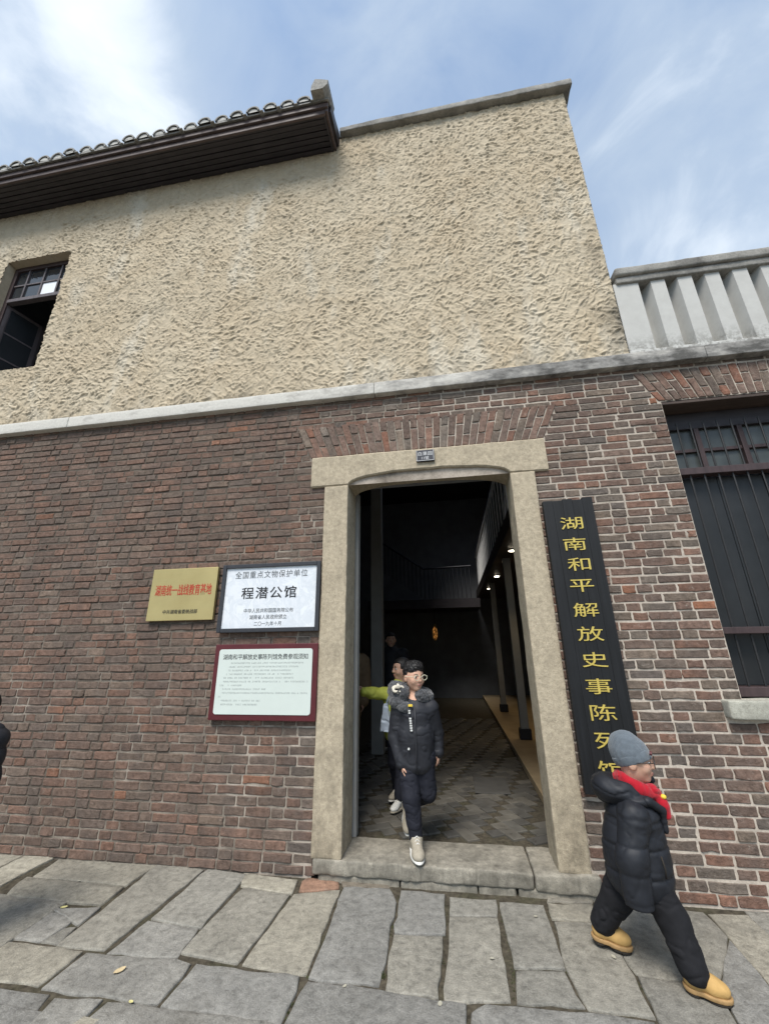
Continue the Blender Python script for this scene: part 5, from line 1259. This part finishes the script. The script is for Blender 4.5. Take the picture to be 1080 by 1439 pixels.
# --- standing grown-ups: two deep in the hall, one at the left edge of the view
def adult(label, bx, by, bz, H, face, yaw, top, topm, legm, hairm, coat_len, r=.0, vs=.01, arms=None, hair_long=False):
    """figure of height H standing at (bx,by,bz) turned by yaw (0 faces the street)"""
    p = thing('person', label, 'person', (bx, by, bz)); c_, s_ = math.cos(yaw), math.sin(yaw)
    def L(x, y, z): return np.array([bx+(x*c_-y*s_)*H, by+(x*s_+y*c_)*H, bz+z*H])
    hh = .135*H; cc_ = L(0, -.012, .928); fw = unit((face[0]*c_-face[1]*s_, face[0]*s_+face[1]*c_, 0))
    B = Field(min(vs, .008)); T_, Mh = add_head(B, cc_, hh, fw); B.cap(L(0, .005, .89), L(0, .01, .80), .032*H, .036*H, .03); B.cap(L(0, .01, .8), L(0, .01, .52), .07*H, .06*H, .04)
    arms = arms or {-1: [(-.115, .01, .80), (-.135, .02, .63), (-.125, -.035, .485)], 1: [(.115, .01, .80), (.135, .02, .63), (.125, -.035, .485)]}
    AR = {}
    for sd_ in (-1, 1):
        a = AR[sd_] = [L(*q) for q in arms[sd_]]; B.cap(L(0, .01, .8), a[0], .03*H, .024*H, .02); B.cap(a[0], a[1], .024*H, .019*H, .02); B.cap(a[1], a[2], .019*H, .015*H, .02)
        add_hand(B, a[2], a[2]-a[1]+np.array([0, 0, -.02]), L(-sd_, 0, 0)-L(0, 0, 0), L(0, -1, 0)-L(0, 0, 0), H/1.5, .5)
    LG = {}
    for sd_ in (-1, 1):
        l = LG[sd_] = [L(sd_*.052, .01, .50), L(sd_*.055, -.008, .27), L(sd_*.058, .01, .052)]; B.cap(l[0], l[1], .035*H, .027*H, .02); B.cap(l[1], l[2], .027*H, .019*H, .02); B.cap(L(0, .01, .53), l[0], .05*H, .04*H, .03)
    B.build('body', M['skin'], p); face_bits(p, T_, Mh, hh)
    h_ = Field(vs*.7); h_.ell(T_(0, -.06, .14), np.array([.385, .45, .395])*hh, 0, M3=Mh)
    if hair_long: h_.ell(T_(0, -.24, -.15), np.array([.36, .25, .42])*hh, .04, M3=Mh)
    h_.fn(lambda P: np.minimum((P-T_(0, .14, 0))@Mh[:, 1], (T_(0, 0, .24)-P)@Mh[:, 2]), cc_-.3, cc_+.3, 0, 'i'); h_.build('hair', hairm, p, lambda P: .004*vnoise(P*55, 3))
    J = Field(vs); J.ell(L(0, .01, .79), np.array([.125, .085, .06])*H, .03); J.cap(L(0, .01, .77), L(0, .008, .60), (.098+r)*H, (.092+r)*H, .05); J.cap(L(0, .008, .6), L(0, .008, coat_len+.06), (.095+r)*H, (.098+r)*H, .05)
    zc_ = bz+coat_len*H; J.fn(lambda P: zc_-P[..., 2], L(-.3, -.3, coat_len-.15).clip(-99, 99)-.5, L(.3, .3, coat_len+.05)+.5, 0, 'i'); J.cap(L(0, .01, .83), L(0, .008, .865), .05*H, .045*H, .03)
    for sd_ in (-1, 1): a = AR[sd_]; J.cap(a[0], a[1], (.046+r)*H, (.042+r)*H, .03); J.cap(a[1], a[1]*.1+a[2]*.9, (.041+r)*H, (.032+r)*H, .02)
    J.build('coat', topm, p, top)
    Tr = Field(vs); Tr.cap(LG[-1][0], LG[1][0], .06*H, .06*H, .03)
    for sd_ in (-1, 1): l = LG[sd_]; Tr.cap(l[0], l[1], .056*H, .044*H, .03); Tr.cap(l[1], l[2], .043*H, .034*H, .02)
    Tr.build('trousers', legm, p, folds(.006, 12, int(abs(bx)*100)))
    fd = L(0, -1, 0)-L(0, 0, 0)
    for sd_ in (-1, 1): sneaker(p, LG[sd_][2]+np.array([0, 0, .005]), fd, (0, 0, 1), H/1.45, M['sole_dark'], M['shoe_white'])
    return p
adult('person in a tan coat standing in the dark just inside the left jamb', -1.36, 2.0, .12, 1.58, (.5, -1), rad(10), folds(.008, 9, 5), M['coat_tan'], M['coat_tan'], M['hair'], .36, .012, .011, hair_long=True)
adult('person in dark clothes standing in shadow by the pillar in the hall', -1.02, 3.5, .12, 1.66, (.25, -1), 0, folds(.008, 9, 6), M['jacket_black'], M['trousers_black'], M['hair'], .44, .01, .011)
adult('person in dark puffer jacket and jeans cut off by the left edge of the view', -2.905, -1.10, 0, 1.30, (.2, 1), rad(180), lambda P: .013*np.abs(np.sin(math.pi*P[..., 2]/.10))**.6-.006, M['jacket_puffer'], M['jeans_blue'], M['hair'], .34, .022, .008)
